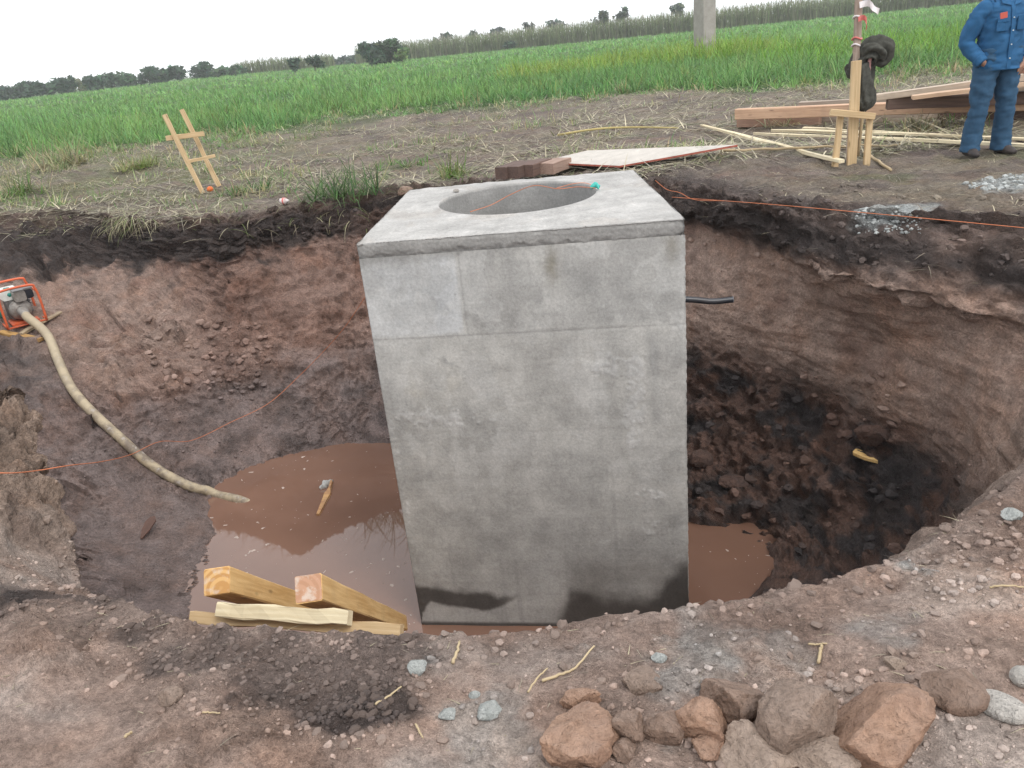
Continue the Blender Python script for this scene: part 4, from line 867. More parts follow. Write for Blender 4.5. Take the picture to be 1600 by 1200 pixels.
for hx_, hy_ in ((-1.05, 1.80), (-.90, 1.79), (-.73, 1.76), (-.42, 1.73), (-1.17, 1.97)):
    for _ in range(170): cand.append((hx_ + dens_r.normal() * .09, hy_ + dens_r.normal() * .06, .003 + .018 * dens_r.rand() ** 5))
for _ in range(900): cand.append((-.57 + dens_r.normal() * .17, 1.60 + dens_r.normal() * .10, .003 + .019 * dens_r.rand() ** 5))
for _ in range(350): cand.append((-.44 + dens_r.normal() * .08, 1.47 + dens_r.normal() * .06, .005 + .024 * dens_r.rand() ** 2.5))
for _ in range(800): cand.append((.55 + dens_r.normal() * .25, 1.30 + dens_r.normal() * .10, .004 + .022 * dens_r.rand() ** 3))
for _ in range(160): cand.append((-1.5 + dens_r.normal() * .3, 2.25 + dens_r.normal() * .3, .005 + .035 * dens_r.rand() ** 4))
cl_add(220, -1.6, 1.9, 1.1, 1.9, .003, .016, 3.5); cl_add(120, .9, 1.7, 1.15, 1.9, .008, .03, 2)
cand = [(x, y, s) for x, y, s in cand if y > 1.02]
cand.sort(key=lambda q: -q[2] / max(1.5, math.hypot(q[0], q[1])))
cmesh = [None] * 8; VS_, FS_, CS_, off = [], [], [], 0; nind = 0
small_V, small_F = ICO[1]
MC = [plain('clod_%s' % nm, colr, 0.95, 0.15, 0.35, 60, 0.004) for nm, colr in (('brown', (.215, .165, .14)), ('tan', (.28, .215, .18)), ('dark', (.115, .088, .076)), ('grey', (.33, .27, .235)))]
cmeshes = {}
for x, y, s in cand:
    z_, gc = drop_col(x, y)
    if z_ < -0.6: continue
    colr = gc * (.46 + .34 * dens_r.rand()); a = dens_r.rand() * 6.283
    if nind < 110:
        kc = 2 if colr[0] < .15 else (0 if colr[0] < .25 else (1 if colr[0] < .34 else 3)); km = dens_r.randint(8)
        if (km, kc) not in cmeshes: cmeshes[(km, kc)] = mesh_np('soil_clod', CLODM[km], CLOD_F, False)
        o = link('soil_clod', cmeshes[(km, kc)], MC[kc]); o.location = (x, y, z_); o.rotation_euler = (0, 0, a); o.scale = (s, s * (.7 + .5 * dens_r.rand()), s * (.7 + .4 * dens_r.rand()))
        nm = ('brown', 'tan', 'dark', 'grey')[kc]
        zn = 'at the left end of the near bank' if x < -.95 else 'by the dark soil heap under the beams' if x < -.25 else 'on the near edge below the chamber' if x < .45 else 'on the near edge behind the boulders' if x < 1.0 else 'on the bank at the right'
        tag(o, nm + ' crumbly clod of earth lying ' + zn, 'clod', nm + ' soil clods ' + zn); nind += 1; continue
    km = dens_r.randint(8); V_ = (CLODM[km] if s > .014 else small_V * np.array((.5, .42, .36)) * (1 + .25 * dens_r.normal(size=(len(small_V), 1)) * .6) + (0, 0, .15)) * s
    ca, sa = math.cos(a), math.sin(a); V_ = V_ @ np.array(((ca, sa, 0), (-sa, ca, 0), (0, 0, 1))) + (x, y, z_)
    f_ = CLOD_F if s > .014 else small_F
    VS_.append(V_); FS_.append(f_ + off); CS_.append(np.tile(colr * (.75 + .5 * dens_r.rand()), (len(V_), 1))); off += len(V_)
tag(link('soil_crumbs', mesh_np('soil_crumbs', np.concatenate(VS_), np.concatenate(FS_), False, np.concatenate(CS_)), M_CLOD), kind='stuff')
# crumbs and lumps in the pit, on the far edge and on the right bank; grey lumps in the cement spill
VS_, FS_, CS_, off = [], [], [], 0
def lump(b, s, colr):
    global off
    big = s > .06; V_ = (CLODM[dens_r.randint(8)] if big else small_V * np.array((.5, .45, .36)) * (1 + .15 * dens_r.normal(size=(len(small_V), 1))) + (0, 0, .12)) * s
    a = dens_r.rand() * 6.283; ca, sa = math.cos(a), math.sin(a); V_ = V_ @ np.array(((ca, sa, 0), (-sa, ca, 0), (0, 0, 1))) + b; f_ = CLOD_F if big else small_F
    VS_.append(V_); FS_.append(f_ + off); CS_.append(np.tile(np.array(colr) * (.7 + .6 * dens_r.rand()), (len(V_), 1))); off += len(V_)
def px_lumps(n, x0, y0, x1, y1, s0, s1, cols, pw=2.5, test=None):
    for _ in range(n):
        px, py = x0 + (x1 - x0) * dens_r.rand(), y0 + (y1 - y0) * dens_r.rand(); b_, gc = at_col(px, py)
        if b_ is None or b_[2] < -2.6 or (test and not test(b_)): continue
        gc = None if gc is None else gc * .8; lump(b_ - (0, 0, .02 * s1), s0 + (s1 - s0) * dens_r.rand() ** pw, gc if cols is None else cols[dens_r.randint(len(cols))])
DKC, RDC, MDC, CMC = (.045, .04, .04), (.15, .09, .07), (.12, .09, .08), (.36, .375, .365)
pit_ = lambda b_: b_[2] < -1.0
px_lumps(240, 1080, 575, 1430, 870, .012, .13, None, 4.0, pit_)
px_lumps(180, 120, 600, 620, 720, .010, .05, None, 3.5)
px_lumps(260, 230, 500, 430, 625, .010, .12, None, 3.5)
px_lumps(160, 0, 325, 620, 380, .012, .09, None, 3.5)
px_lumps(260, 1080, 290, 1600, 430, .012, .08, None, 3.5)
px_lumps(900, 1390, 268, 1600, 345, .015, .06, (CMC,), 2.5, lambda b_: np.exp(-(((b_[0] - 4.6) / .9) ** 2 + ((b_[1] - 6.55) / .55) ** 2) * 1.3) > .45)
px_lumps(120, 1330, 325, 1440, 365, .012, .045, (CMC,), 2.5)
px_lumps(150, 1420, 720, 1600, 950, .006, .034, None, 4)
px_lumps(50, 0, 560, 150, 960, .008, .050, None, 4)
tag(link('fallen_lumps', mesh_np('fallen_lumps', np.concatenate(VS_), np.concatenate(FS_), False, np.concatenate(CS_)), M_CLOD), kind='stuff')
# foam and scum floating on the water
VS_, FS_, CS_, off = [], [], [], 0
for _ in range(260):
    px, py = 330 + 320 * dens_r.rand(), 700 + 290 * dens_r.rand()
    if dens_r.rand() < .1: px, py = 1078 + 140 * dens_r.rand(), 840 + 90 * dens_r.rand()
    b_ = atz(px, py, WATER_Z); g = at(px, py)
    if g is None or g[2] > WATER_Z - .01: continue
    s = .005 + .026 * dens_r.rand() ** 3.5; n = 9; an = np.arange(n) * 6.283 / n; rr = s * (.5 + .7 * dens_r.rand(n)); rot = dens_r.rand() * 3.14; el = .18 + .5 * dens_r.rand()
    xy = np.stack((rr * np.cos(an), rr * np.sin(an) * el), 1); ca, sa = math.cos(rot), math.sin(rot); xy = xy @ np.array(((ca, sa), (-sa, ca)))
    V_ = np.vstack(([(b_[0], b_[1], WATER_Z + .005)], np.column_stack((xy + b_[:2], np.full(n, WATER_Z + .001)))))
    FS_.append(np.array([(0, i + 1, (i + 1) % n + 1) for i in range(n)]) + off); VS_.append(V_); CS_.append(np.tile((.38, .31, .27), (n + 1, 1))); off += n + 1
tag(link('foam_flecks', mesh_np('foam_flecks', np.concatenate(VS_), np.concatenate(FS_), True, np.concatenate(CS_)), M_CLOD), kind='stuff')

# ------------------------------------------------------------------ timber
W_PINE = wood_material('pine', (.60, .45, .27), (.44, .30, .155)); W_PALE = wood_material('pale_pine', (.74, .65, .46), (.58, .48, .31), dirt=.1)
W_BEAM = wood_material('resinous_beam', (.80, .54, .25), (.60, .355, .135), .7, dirt=.1); W_OR = wood_material('orange_timber', (.60, .40, .27), (.44, .27, .18), dirt=.15)
W_GREY = wood_material('weathered_timber', (.42, .345, .28), (.28, .22, .175), dirt=.3); W_DARK = wood_material('dark_timber', (.135, .088, .072), (.085, .057, .048), dirt=.2)
W_STICK = wood_material('peeled_stick', (.50, .40, .25), (.36, .27, .16), dirt=.3)
def end_grain(name, a, b_, pale, cen):
    t = NT(name, .8, .2); m_ = t.n('Mapping'); t.l(t.coord('Object'), m_.inputs[0]); m_.inputs['Location'].default_value = tuple(-np.array(cen)); x_ = t.n('TexWave', wave_type='RINGS', rings_direction='SPHERICAL'); t.l(m_.outputs[0], x_.inputs[0]); x_.inputs['Scale'].default_value = 15; x_.inputs['Distortion'].default_value = 1.5
    cc = t.mix(a, b_, t.rng(x_.outputs[1], .3, .7, 0, .7)); cc = t.mix(cc, (.60, .52, .45), t.rng(t.noise(t.coord('Object'), 24, 5, .6), .5, .62, 0, pale)); return t.done(cc)
# two heavy rails with two battens nailed across, leaning down into the pit
tops = [atz(339, 908, -.42), atz(482, 919, -.42)]; dv_ = unit(np.array((-.055, 1.0, -.905)))
lad = thing('timber_ladder', 'two heavy orange beams joined by two pale battens, leaning down from the near edge', 'wooden ramp', tuple(tops[0] - (0, 0, .3)))
side_v = unit(np.cross(dv_, (0, 0, 1))); nrm = np.cross(side_v, dv_)
W_END = [end_grain('end_grain_rings', (.62, .38, .16), (.42, .21, .07), .5, tops[0] - np.array(lad.location) + (.02, .01, -.055)), end_grain('end_grain_pink', (.50, .29, .19), (.42, .23, .14), .75, tops[1] - np.array(lad.location) + (-.04, .02, -.05))]
for k, t in enumerate(tops):
    rail = MB().beam(t, t + dv_ * 2.85, .105, .105, up=nrm, ch=.05, seg=6, jit=.0012, seed=k).build('rail', W_BEAM, lad)
    MB().beam(t - dv_ * .004, t + dv_ * .002, .101, .101, up=nrm, ch=.06, seg=1, seed=k + 30).build('end_grain', W_END[k], rail)
off_n = -nrm * (.0525 + .022) if nrm[2] > 0 else nrm * (.0525 + .022)
def on_plane(px, py, c0, n):                               # where the line of sight meets the underside plane of the rails
    d_ = np.array(sight(px, py)); t = np.dot(c0 - np.array(CAMP), n) / np.dot(d_, n); return np.array(CAMP) + d_ * t
e0, e1 = atz(342, 953, -.46), atz(547, 966, -.46)
MB().beam(e0, e1, .045, .055, up=nrm, ch=.08, seg=9, jit=.0022, seed=5).build('rung', W_PALE, lad)
e0, e1 = atz(300, 964, -.52), atz(628, 984, -.52)
MB().beam(e0, e1, .042, .045, up=nrm, ch=.08, seg=9, jit=.0015, seed=6).build('rung', W_PINE, lad)

# leaning rack of four pine battens behind the pit
b0 = at(318, 301); y0 = b0[1]
rack = thing('batter_board', 'light pine rack of two leaning stakes and two crosspieces, standing left behind the pit', 'wooden rack', tuple(b0))
f0, f1 = b0, at(341, 283); f1 = aty(341, 285, y0 + .35)
t0, t1 = aty(257, 179, y0 + .10), aty(284, 171, y0 + .42)
MB().beam(f0 - (0, 0, .06), t0, .066, .035, up=(0, 1, 0), seg=5, jit=.002, seed=1).build('stake', W_PINE, rack)
MB().beam(f1 - (0, 0, .06), t1, .066, .035, up=(0, 1, 0), seg=5, jit=.002, seed=2).build('stake', W_PINE, rack)
MB().beam(aty(259, 216, y0 + .06), aty(319, 209, y0 + .30), .03, .07, seg=4, jit=.0015, seed=3).build('crosspiece', W_PINE, rack)
MB().beam(aty(291, 253, y0 + .03), aty(336, 243, y0 + .27), .03, .045, seg=4, jit=.0015, seed=4).build('crosspiece', W_PINE, rack)
# stand with a tall stake, by the standing man
sb = at(1329, 256); ys = sb[1]
stand = thing('survey_stand', 'small pine frame, two legs and a crossbar on a taller stake, before the lumber pile', 'wooden stand', tuple(sb))
ft = lambda px, py: at(px, py)
l0, l1 = at(1304, 260), at(1354, 258)
MB().beam(l0 - (0, 0, .05), aty(1313, 181, l0[1]), .06, .035, up=(0, 1, 0), seg=3, jit=.001).build('leg', W_PINE, stand)
MB().beam(l1 - (0, 0, .05), aty(1359, 184, l1[1]), .06, .035, up=(0, 1, 0), seg=3, jit=.001, seed=2).build('leg', W_PINE, stand)
MB().beam(aty(1297, 175, l0[1] - .045), aty(1367, 182, l1[1] - .045), .035, .062, seg=3, jit=.001, seed=3).build('crossbar', W_PINE, stand)
MB().beam(np.array((sb[0], ys - .02, sb[2] - .06)), aty(1338, 95, ys - .06), .095, .032, up=(0, 1, 0), seg=5, jit=.0015, seed=4).build('stake', W_PINE, stand)
pole_b = np.array(sb) + (.03, .07, 0); ptop = aty(1343, -30, pole_b[1]); ptop[2] = 1.85
mp = thing('marker_pole', 'rough round pole with red and white ribbons tied on, behind the pine stake', 'pole', tuple(pole_b))
mb = MB(); P = np.array([lerp(pole_b - (0, 0, .1), ptop, t) for t in np.linspace(0, 1, 14)]); P[:, :2] += rs.normal(size=(14, 2)) * .004
mb.tube(P, np.linspace(.042, .036, 14) + rs.normal(size=14) * .002, 10).build('pole', wood_material('pole_wood', (.46, .37, .31), (.30, .22, .17), dirt=.4), mp, True)
M_RIBW, M_RIBR = plain('white_ribbon', (.75, .70, .70), .4, .4, .1), plain('red_ribbon', (.62, .16, .14), .4, .4, .2)
def ribbon(px, py, pts, w, mat, label=None):
    o = aty(px, py, pole_b[1] - .05); P = smooth_path([o + np.array(q) for q in pts], 10); n = len(P); r = np.random.RandomState(int(px + py))
    wv = np.stack((.2 * np.sin(np.arange(n) * 1.3), .35 * np.cos(np.arange(n) * .9), np.ones(n)), 1); wv /= np.linalg.norm(wv, axis=1)[:, None]
    V = np.concatenate((P + wv * w / 2 + (0, .001, 0), P - wv * w / 2 + (0, .001, 0), P - wv * w / 2 - (0, .001, 0), P + wv * w / 2 - (0, .001, 0))).reshape(4, n, 3).transpose(1, 0, 2)
    MB().rings(V).build('ribbon', mat, mp, False)
for h_, m_ in ((1.37, M_RIBW), (1.18, M_RIBR), (1.12, M_RIBW)):
    t = (h_ - pole_b[2]) / (ptop[2] - pole_b[2]); c0 = lerp(pole_b, ptop, t); an = np.linspace(0, 6.28, 15)
    MB().tube(np.stack((c0[0] + .044 * np.cos(an), c0[1] + .044 * np.sin(an), c0[2] + .012 * np.sin(an * 2)), 1), .008, 6).build('ribbon', m_, mp, True)
ribbon(1343, 8, [(0, 0, 0), (.07, -.03, .01), (.13, -.02, -.04), (.19, 0, -.075)], .06, M_RIBW); ribbon(1350, 6, [(0, 0, 0), (.05, -.02, .04), (.10, -.01, .06)], .03, M_RIBW)
ribbon(1341, 30, [(0, 0, 0), (.04, -.03, .01), (.07, -.03, -.03), (.075, -.02, -.09)], .05, M_RIBR)
sticks_b = np.array(sb) + (.10, .05, 0)
mb = MB(); s_top = aty(1361, 76, sticks_b[1]); mb.tube(smooth_path([aty(1341, 236, sticks_b[1]) - (0, 0, .05), aty(1348, 178, sticks_b[1]), aty(1356, 110, sticks_b[1]), s_top], 10), .016, 7)
stk = one(mb, 'stick', W_STICK, 'thin crooked stick stuck in the ground that holds up the black jacket', 'stick', smooth=True)
mb = MB(); mb.tube(smooth_path([aty(1360, 86, sticks_b[1] - .05), aty(1357, 118, sticks_b[1] - .05), aty(1360, 150, sticks_b[1] - .04)], 8), np.array([.018, .02, .016, .02, .018, .014, .02, .018, .012]), 6)
one(mb, 'ribbon_roll', plain('striped_ribbon', (.55, .30, .28), .5, .3, .5, 40), 'narrow red and white tape hanging down beside the black jacket', 'tape', smooth=True)
# black jacket hung over the stick
def cloth(mb, path, rad, flat, n=26, wr=.22, seed=0, up=(0, 1, 0), pleat=.0):
    P = smooth_path(path, 26); m_ = len(P); rad = np.interp(np.linspace(0, 1, m_), np.linspace(0, 1, len(rad)), rad); T = np.gradient(P, axis=0); R = []
    a, b = frame(T[0], up)
    for i in range(m_):
        t = unit(T[i]); a = unit(a - t * np.dot(a, t)); b = np.cross(t, a); an = np.arange(n) * 6.283 / n
        R.append(P[i] + rad[i] * (np.cos(an)[:, None] * a + flat * np.sin(an)[:, None] * b))
    R = np.array(R); q = R.reshape(-1, 3); ctr = np.repeat(P, n, 0); f = 1 + wr * fbm(q * np.array((14, 14, 9)) + seed, 3, 800 + seed, .55, 2) + wr * .5 * fbm(q * 30 + seed, 2, 810 + seed)
    if pleat:
        an_ = np.tile(np.arange(n) * 6.283 / n, m_); tt_ = np.repeat(np.linspace(0, 1, m_), n); f = f + pleat * (np.abs(np.sin(2.5 * an_ + 2.2 * np.sin(3 * tt_ + seed))) - .5) + pleat * .5 * (np.abs(np.sin(4.5 * an_ - 5 * tt_ + seed)) - .5)
    mb.rings((ctr + (q - ctr) * f[:, None]).reshape(R.shape)); return mb
jy = ys + .06; J = lambda px, py, dy=0.0: aty(px, py, jy + dy)
mb = MB(); cloth(mb, [J(1346, 174), J(1349, 160), J(1349, 135), J(1347, 112), J(1352, 94), J(1360, 82), J(1366, 76)], [.03, .085, .07, .085, .095, .09, .05], .55, 48, .18, seed=1, pleat=.8)
cloth(mb, [J(1351, 90, -.04), J(1359, 81, -.06), J(1369, 78, -.07), J(1378, 81, -.06), J(1378, 92, -.04), J(1368, 93, -.04)], [.04, .085, .09, .09, .07, .02], .7, 48, .2, seed=2, pleat=.9)
cloth(mb, [J(1339, 100, .03), J(1331, 112, .05), J(1326, 122, .04)], [.07, .07, .02], .6, 36, .2, seed=3, pleat=.4)
cloth(mb, [J(1347, 100, -.06), J(1352, 130, -.06), J(1351, 158, -.06), J(1347, 170, -.06)], [.05, .06, .065, .03], .7, 36, .2, seed=4, pleat=.5)
one(mb, 'jacket', plain('black_cloth', (.072, .072, .062), .85, .2, .45, 30, .004), 'black crumpled jacket hung over a stick behind the pine stake', 'jacket', smooth=True)

# lumber pile
def timber(label, a, b, w, h, mat, name='timber', group='timbers of the lumber pile', seed=0, seg=5, jit=.002, cat='timber'):
    p0, p1 = atz(*a), atz(*b); return one(MB().beam(p0, p1, w, h, seg=seg, jit=jit, seed=seed, ch=.06), name, mat, label, cat, group)
timber('long orange faced beam on top of the front row of the lumber pile', (1151, 178, .235), (1650, 160, .235), .15, .145, W_OR, seed=1)
timber('short brown beam end lying on the ground under the long orange faced beam', (1154, 190, .085), (1282, 186, .085), .15, .15, wood_material('brown_timber', (.36, .23, .165), (.25, .15, .11), dirt=.3), seed=2)
timber('grey weathered beam lying on the ground at the front of the lumber pile', (1285, 184, .08), (1650, 176, .08), .15, .15, W_GREY, seed=3)
timber('dark chocolate brown beam in the upper row of the lumber pile', (1386, 161, .36), (1650, 150, .30), .15, .14, W_DARK, seed=4)
timber('upper pinkish board rising to the right on top of the lumber pile', (1356, 154, .42), (1660, 112, .60), .20, .07, wood_material('pink_board', (.54, .44, .345), (.38, .30, .235), dirt=.2), seed=5)
timber('grey beam behind the stand, in the back row at the left of the pile', (1250, 166, .25), (1400, 158, .27), .14, .12, W_GREY, seed=6)
timber('rough brown board just under the rising pinkish board', (1400, 152, .40), (1660, 128, .46), .18, .09, W_GREY, seed=7)
timber('thin pale orange board slanting over the dark chocolate beam', (1425, 152, .44), (1660, 124, .52), .16, .045, wood_material('pale_orange_board', (.62, .45, .32), (.46, .31, .21), dirt=.15), seed=9)
timber('dark beam on the ground behind the legs of the standing man', (1470, 178, .10), (1660, 182, .08), .15, .14, W_DARK, seed=8)
def lath(label, a, b, w, h, mat=W_PALE, seed=0, lift=.02, mid=0, name='lath', group='pale laths lying on the ground'):
    p0, p1 = at(*a) if len(a) == 2 else atz(*a), at(*b) if len(b) == 2 else atz(*b); p0 = p0 + (0, 0, lift); p1 = p1 + (0, 0, lift); n = 6; mb = MB()
    up_ = max(0, max(drop(*lerp(p0, p1, t)[:2]) - lerp(p0, p1, t)[2] for t in np.linspace(0, 1, 25))) * .75; p0, p1 = p0 + (0, 0, up_), p1 + (0, 0, up_)
    return one(mb.beam(p0, p1, w, h, seg=n, jit=.004, seed=seed), name, mat, label, 'lath', group)
lath('long pale lath lying slanted, from the plywood side down to the foot of the stand', (1097, 205), (1314, 266), .055, .03, lift=.05, seed=1)
lath('front one of the long pale laths running right to the feet of the man', (1179, 214), (1640, 237), .05, .03, lift=.05, seed=2)
lath('middle one of the long pale laths, just behind the front one', (1206, 210), (1640, 228), .05, .03, lift=.06, seed=3)
lath('rear short one of the pale laths, darker in its middle', (1255, 206), (1520, 221), .05, .028, lift=.05, seed=4)
P = smooth_path([at(1128, 239) + (0, 0, .02), at(1220, 237) + (0, 0, .03), at(1320, 233) + (0, 0, .03), at(1406, 229) + (0, 0, .02)], 16)
one(MB().tube(P + rs.normal(size=P.shape) * .006, np.linspace(.016, .011, 17), 7), 'stick', W_STICK, 'thin long crooked stick lying behind the stand', 'stick', 'sticks on the ground', smooth=True)
P = smooth_path([at(1350, 243) + (0, 0, .03), at(1372, 256) + (0, 0, .02), at(1392, 269) + (0, 0, .02)], 10)
one(MB().tube(P + rs.normal(size=P.shape) * .005, np.linspace(.018, .014, 11), 7), 'stick', W_STICK, 'short stick lying at the right foot of the stand', 'stick', 'sticks on the ground', smooth=True)
P = smooth_path([at(872, 214) + (0, 0, .03), at(930, 208) + (0, 0, .06), at(985, 204) + (0, 0, .05), at(1060, 203) + (0, 0, .03)], 12)
one(MB().tube(P, np.linspace(.022, .012, 13), 6), 'cane_stalk', wood_material('yellow_stalk', (.52, .44, .20), (.42, .33, .14)), 'long yellow cane stalk lying on the bare strip behind the plywood', 'stalk', smooth=True)

# sheet of plywood, bent up at its right end, on the edge behind the chamber
pc = [(842, 253, .06), (968, 259, .06), (1152, 226, .26), (918, 235, .08)]
pq = [atz(px, py, z) for px, py, z in pc]
n1_, n2_ = 26, 12; top = np.zeros((n1_, n2_, 3))
for i in range(n1_):
    for j in range(n2_):
        u, v = i / (n1_ - 1), j / (n2_ - 1); e = lerp(lerp(pq[0], pq[3], u), lerp(pq[1], pq[2], u), v); top[i, j] = e
gz = np.array([[drop(*top[i, j, :2]) for j in range(n2_)] for i in range(n1_)]); need = np.maximum(top[:, :, 2], gz + .0)
for _ in range(0):
    pd = np.pad(need, 1, 'edge'); need = np.maximum((pd[:-2, 1:-1] + pd[2:, 1:-1] + pd[1:-1, :-2] + pd[1:-1, 2:]) / 4, gz + .015)
top[:, :, 2] = need
ply = thing('plywood_sheet', 'pale grey sheet of plywood with reddish edges lying behind the chamber, its right end lifted', 'plywood sheet', tuple(top.reshape(-1, 3).mean(0) - (0, 0, .02)))
T_ = .019; bot = top - (0, 0, T_)
fi = np.arange((n1_ - 1) * (n2_ - 1)); ii, jj = fi // (n2_ - 1), fi % (n2_ - 1); FQ = np.stack((ii * n2_ + jj, (ii + 1) * n2_ + jj, (ii + 1) * n2_ + jj + 1, ii * n2_ + jj + 1), 1)
mb = MB(); mb.add(top.reshape(-1, 3), FQ.tolist()); mb.add(bot.reshape(-1, 3), FQ[:, ::-1].tolist())
mb.build('face', plain('plywood_face', (.50, .465, .42), .8, .2, .18, 6, .002, dirt=.08), ply, True)
loop = [(i, 0) for i in range(n1_)] + [(n1_ - 1, j) for j in range(1, n2_)] + [(i, n2_ - 1) for i in range(n1_ - 2, -1, -1)] + [(0, j) for j in range(n2_ - 2, 0, -1)]
ctr = top.reshape(-1, 3).mean(0); mb = MB(); eo = lambda p: p + unit((p - ctr) * (1, 1, 0)) * .003
R = np.array([[eo(top[i, j]) + (0, 0, .0005) for i, j in loop], [eo(bot[i, j]) - (0, 0, .0005) for i, j in loop]]); mb.rings(R, caps=False)
mb.build('edge_band', plain('plywood_edge', (.40, .12, .085), .8, .2, .3, 12), ply)
# block ends in front of it
def block(px, py, wpx, hpx, mat, label, dx=.45, seed=0):
    a = atz(px, py + hpx / 2, max(drop(*atz(px, py + hpx / 2, 0.02)[:2]), .0)); k = np.linalg.norm(a - np.array(CAMP)) / FPX; w, h = wpx * k, hpx * k
    p0 = a + (0, 0, h / 2); return one(MB().beam(p0, p0 + unit((.55, .8, 0.0)) * dx, w, h, seg=2, jit=.002, seed=seed, ch=.05), 'timber_block', mat, label, 'timber block', 'short timber blocks behind the chamber')
block(783, 271, 20, 18, W_DARK, 'leftmost dark timber block with a square end, behind the chamber', seed=1)
block(802, 270, 20, 18, W_DARK, 'second dark timber block from the left, behind the chamber', seed=2)
block(823, 267, 25, 18, wood_material('dark_brown_timber', (.16, .10, .08), (.10, .065, .055), dirt=.3), 'dark brown timber block touching the pale one, behind the chamber', seed=3)
block(852, 264, 30, 16, wood_material('pale_brown_timber', (.36, .25, .20), (.26, .17, .13), dirt=.3), 'pale brown timber block under the left corner of the plywood', seed=4)

# small scraps
o_ = at(329, 299); P_, F = rock(9, (.10, .09, .085), 3, 0, .06); o = link('orange_fruit', mesh_np('orange_fruit', P_ + (0, 0, .035), F), plain('orange_peel', (.62, .14, .03), .5, .4, .3, 40)); o.location = o_; tag(o, 'small round orange ball on the ground at the foot of the leaning rack', 'ball')
o_ = at(444, 320); bot_ = thing('crushed_bottle', 'small crushed white and red plastic bottle on the edge of the pit', 'bottle', tuple(o_))
mb = MB(); mb.tube(o_ + np.array([(-.03, 0, .03), (-.02, 0, .045), (.0, .0, .05), (.03, -.01, .045), (.06, -.02, .05), (.075, -.025, .05)]), [.03, .045, .035, .045, .02, .015], 9).build('body', plain('white_plastic', (.62, .56, .54), .3, .5, .2), bot_, True)
MB().tube(o_ + np.array([(-.005, 0, .048), (.02, -.005, .047), (.035, -.01, .045)]), [.044, .042, .046], 9, caps=False).build('label_band', M_RIBR, bot_, True)
# teal scrap on the slab, wood scrap and bag in the water, yellow chip and shards in the pit
o_ = atz(930, 294, ZT + .01); mb = MB(); cloth(mb, [o_ + (-.035, 0, 0), o_ + (0, .01, .02), o_ + (.035, 0, .005)], [.008, .026, .01], .8, 14, .5, 6)
cloth(mb, [o_ + (0, -.01, .01), o_ + (.015, -.03, .012), o_ + (.02, -.05, .0)], [.006, .016, .006], .6, 12, .5, 7)
one(mb, 'plastic_scrap', plain('teal_plastic', (.05, .42, .36), .4, .4, .3, 50), 'bright teal knot of plastic lying on the chamber roof by the opening', 'plastic scrap', smooth=True)
a, b = atz(497, 806, WATER_Z), atz(519, 757, WATER_Z); mb = MB(); P = smooth_path([a, lerp(a, b, .35), lerp(a, b, .62), lerp(a, b, .78), b + (0, 0, .03)], 14); wd = np.interp(np.linspace(0, 1, 15), [0, .1, .3, .55, .68, .78, 1], [.018, .022, .03, .042, .030, .014, .012])
dn = unit(b - a); sv = np.cross(dn, (0, 0, 1)); mb.rings(np.array([[P[i] + sv * wd[i] * s1_ + (0, 0, h1_) for s1_, h1_ in ((-1, -.01), (1, -.01), (.8, .022), (-.7, .026))] for i in range(15)]))
one(mb, 'wood_splinter', wood_material('split_wood', (.56, .34, .15), (.33, .16, .09), dirt=.3), 'splintered piece of yellow wood floating in the brown water', 'wood splinter')
o_ = atz(511, 760, WATER_Z); mb = MB(); cloth(mb, [o_ + (-.06, -.05, .0), o_ + (-.01, 0, .02), o_ + (.05, .08, .02)], [.02, .05, .015], .6, 16, .6, 9)
one(mb, 'plastic_bag', plain('clear_plastic', (.42, .42, .40), .2, .6, .4, 30), 'small crumpled clear plastic bag floating beside the splintered wood', 'plastic bag', smooth=True)
a, b = at(1334, 711), at(1371, 728); dn = unit(b - a); sv = np.cross(dn, (0, 0, 1)); mb = MB(); L_c = np.linalg.norm(b - a)
mb.rings(np.array([[a + dn * L_c * t + sv * w_ * s1_ + (0, 0, .035 + h1_) for s1_, h1_ in ((-1, -.012), (1, -.012), (1, .012), (-1, .012))] for t, w_ in ((0, .028), (.08, .045), (.25, .042), (.5, .040), (.75, .022), (1, .004))]))
one(mb, 'wood_chip', wood_material('yellow_wood', (.72, .50, .22), (.55, .34, .13)), 'bright yellow pointed wood chip on the black muck right of the chamber', 'wood chip')
a, b = at(222, 846), at(244, 823); mb = MB(); mb.rings(np.array([[lerp(a, b, t) + (s1_ * w_, 0, .03 + h1_ + .08 * t) for s1_, h1_ in ((-1, -.006), (1, -.006), (1, .006), (-1, .006))] for t, w_ in ((0, .008), (.4, .04), (.8, .05), (1, .02))]))
one(mb, 'leaf', plain('dead_leaf', (.11, .06, .045), .6, .3, .3), 'dark red brown curled leaf lying on the wet mud left of the water', 'leaf')
# stalks on the near edge
def straw(label, pts, r0, r1, mat=None, lift=.008):
    Q = [at(*p) for p in pts]; P = smooth_path([q + (0, 0, lift) for q in Q], 14); P = P + rs.normal(size=P.shape) * r0 * .25
    zg = np.array([drop(p[0], p[1]) for p in P]); P[:, 2] = np.maximum(P[:, 2], zg + r0 * .6)
    one(MB().tube(P, np.linspace(r0, r1, 15), 6), 'straw_stalk', mat or W_STICK, label, 'stalk', 'dry stalks on the near edge', smooth=True)
straw('long bent pale stalk between the flat topped lone stone and the pit edge', [(848, 1067), (878, 1057), (900, 1046), (928, 1013)], .0042, .0025)
straw('short wide straw near the pit edge, right of the grey green cement lump', [(708, 1040), (714, 1024), (719, 1006)], .005, .003)
straw('thin pale stalk below the dark soil heap, slanting up to the right', [(588, 1104), (610, 1090), (628, 1076)], .003, .002)
straw('short pale straw forming the stem of a T with another one, behind the largest boulder', [(1279, 1040), (1281, 1026), (1284, 1013)], .0045, .004)
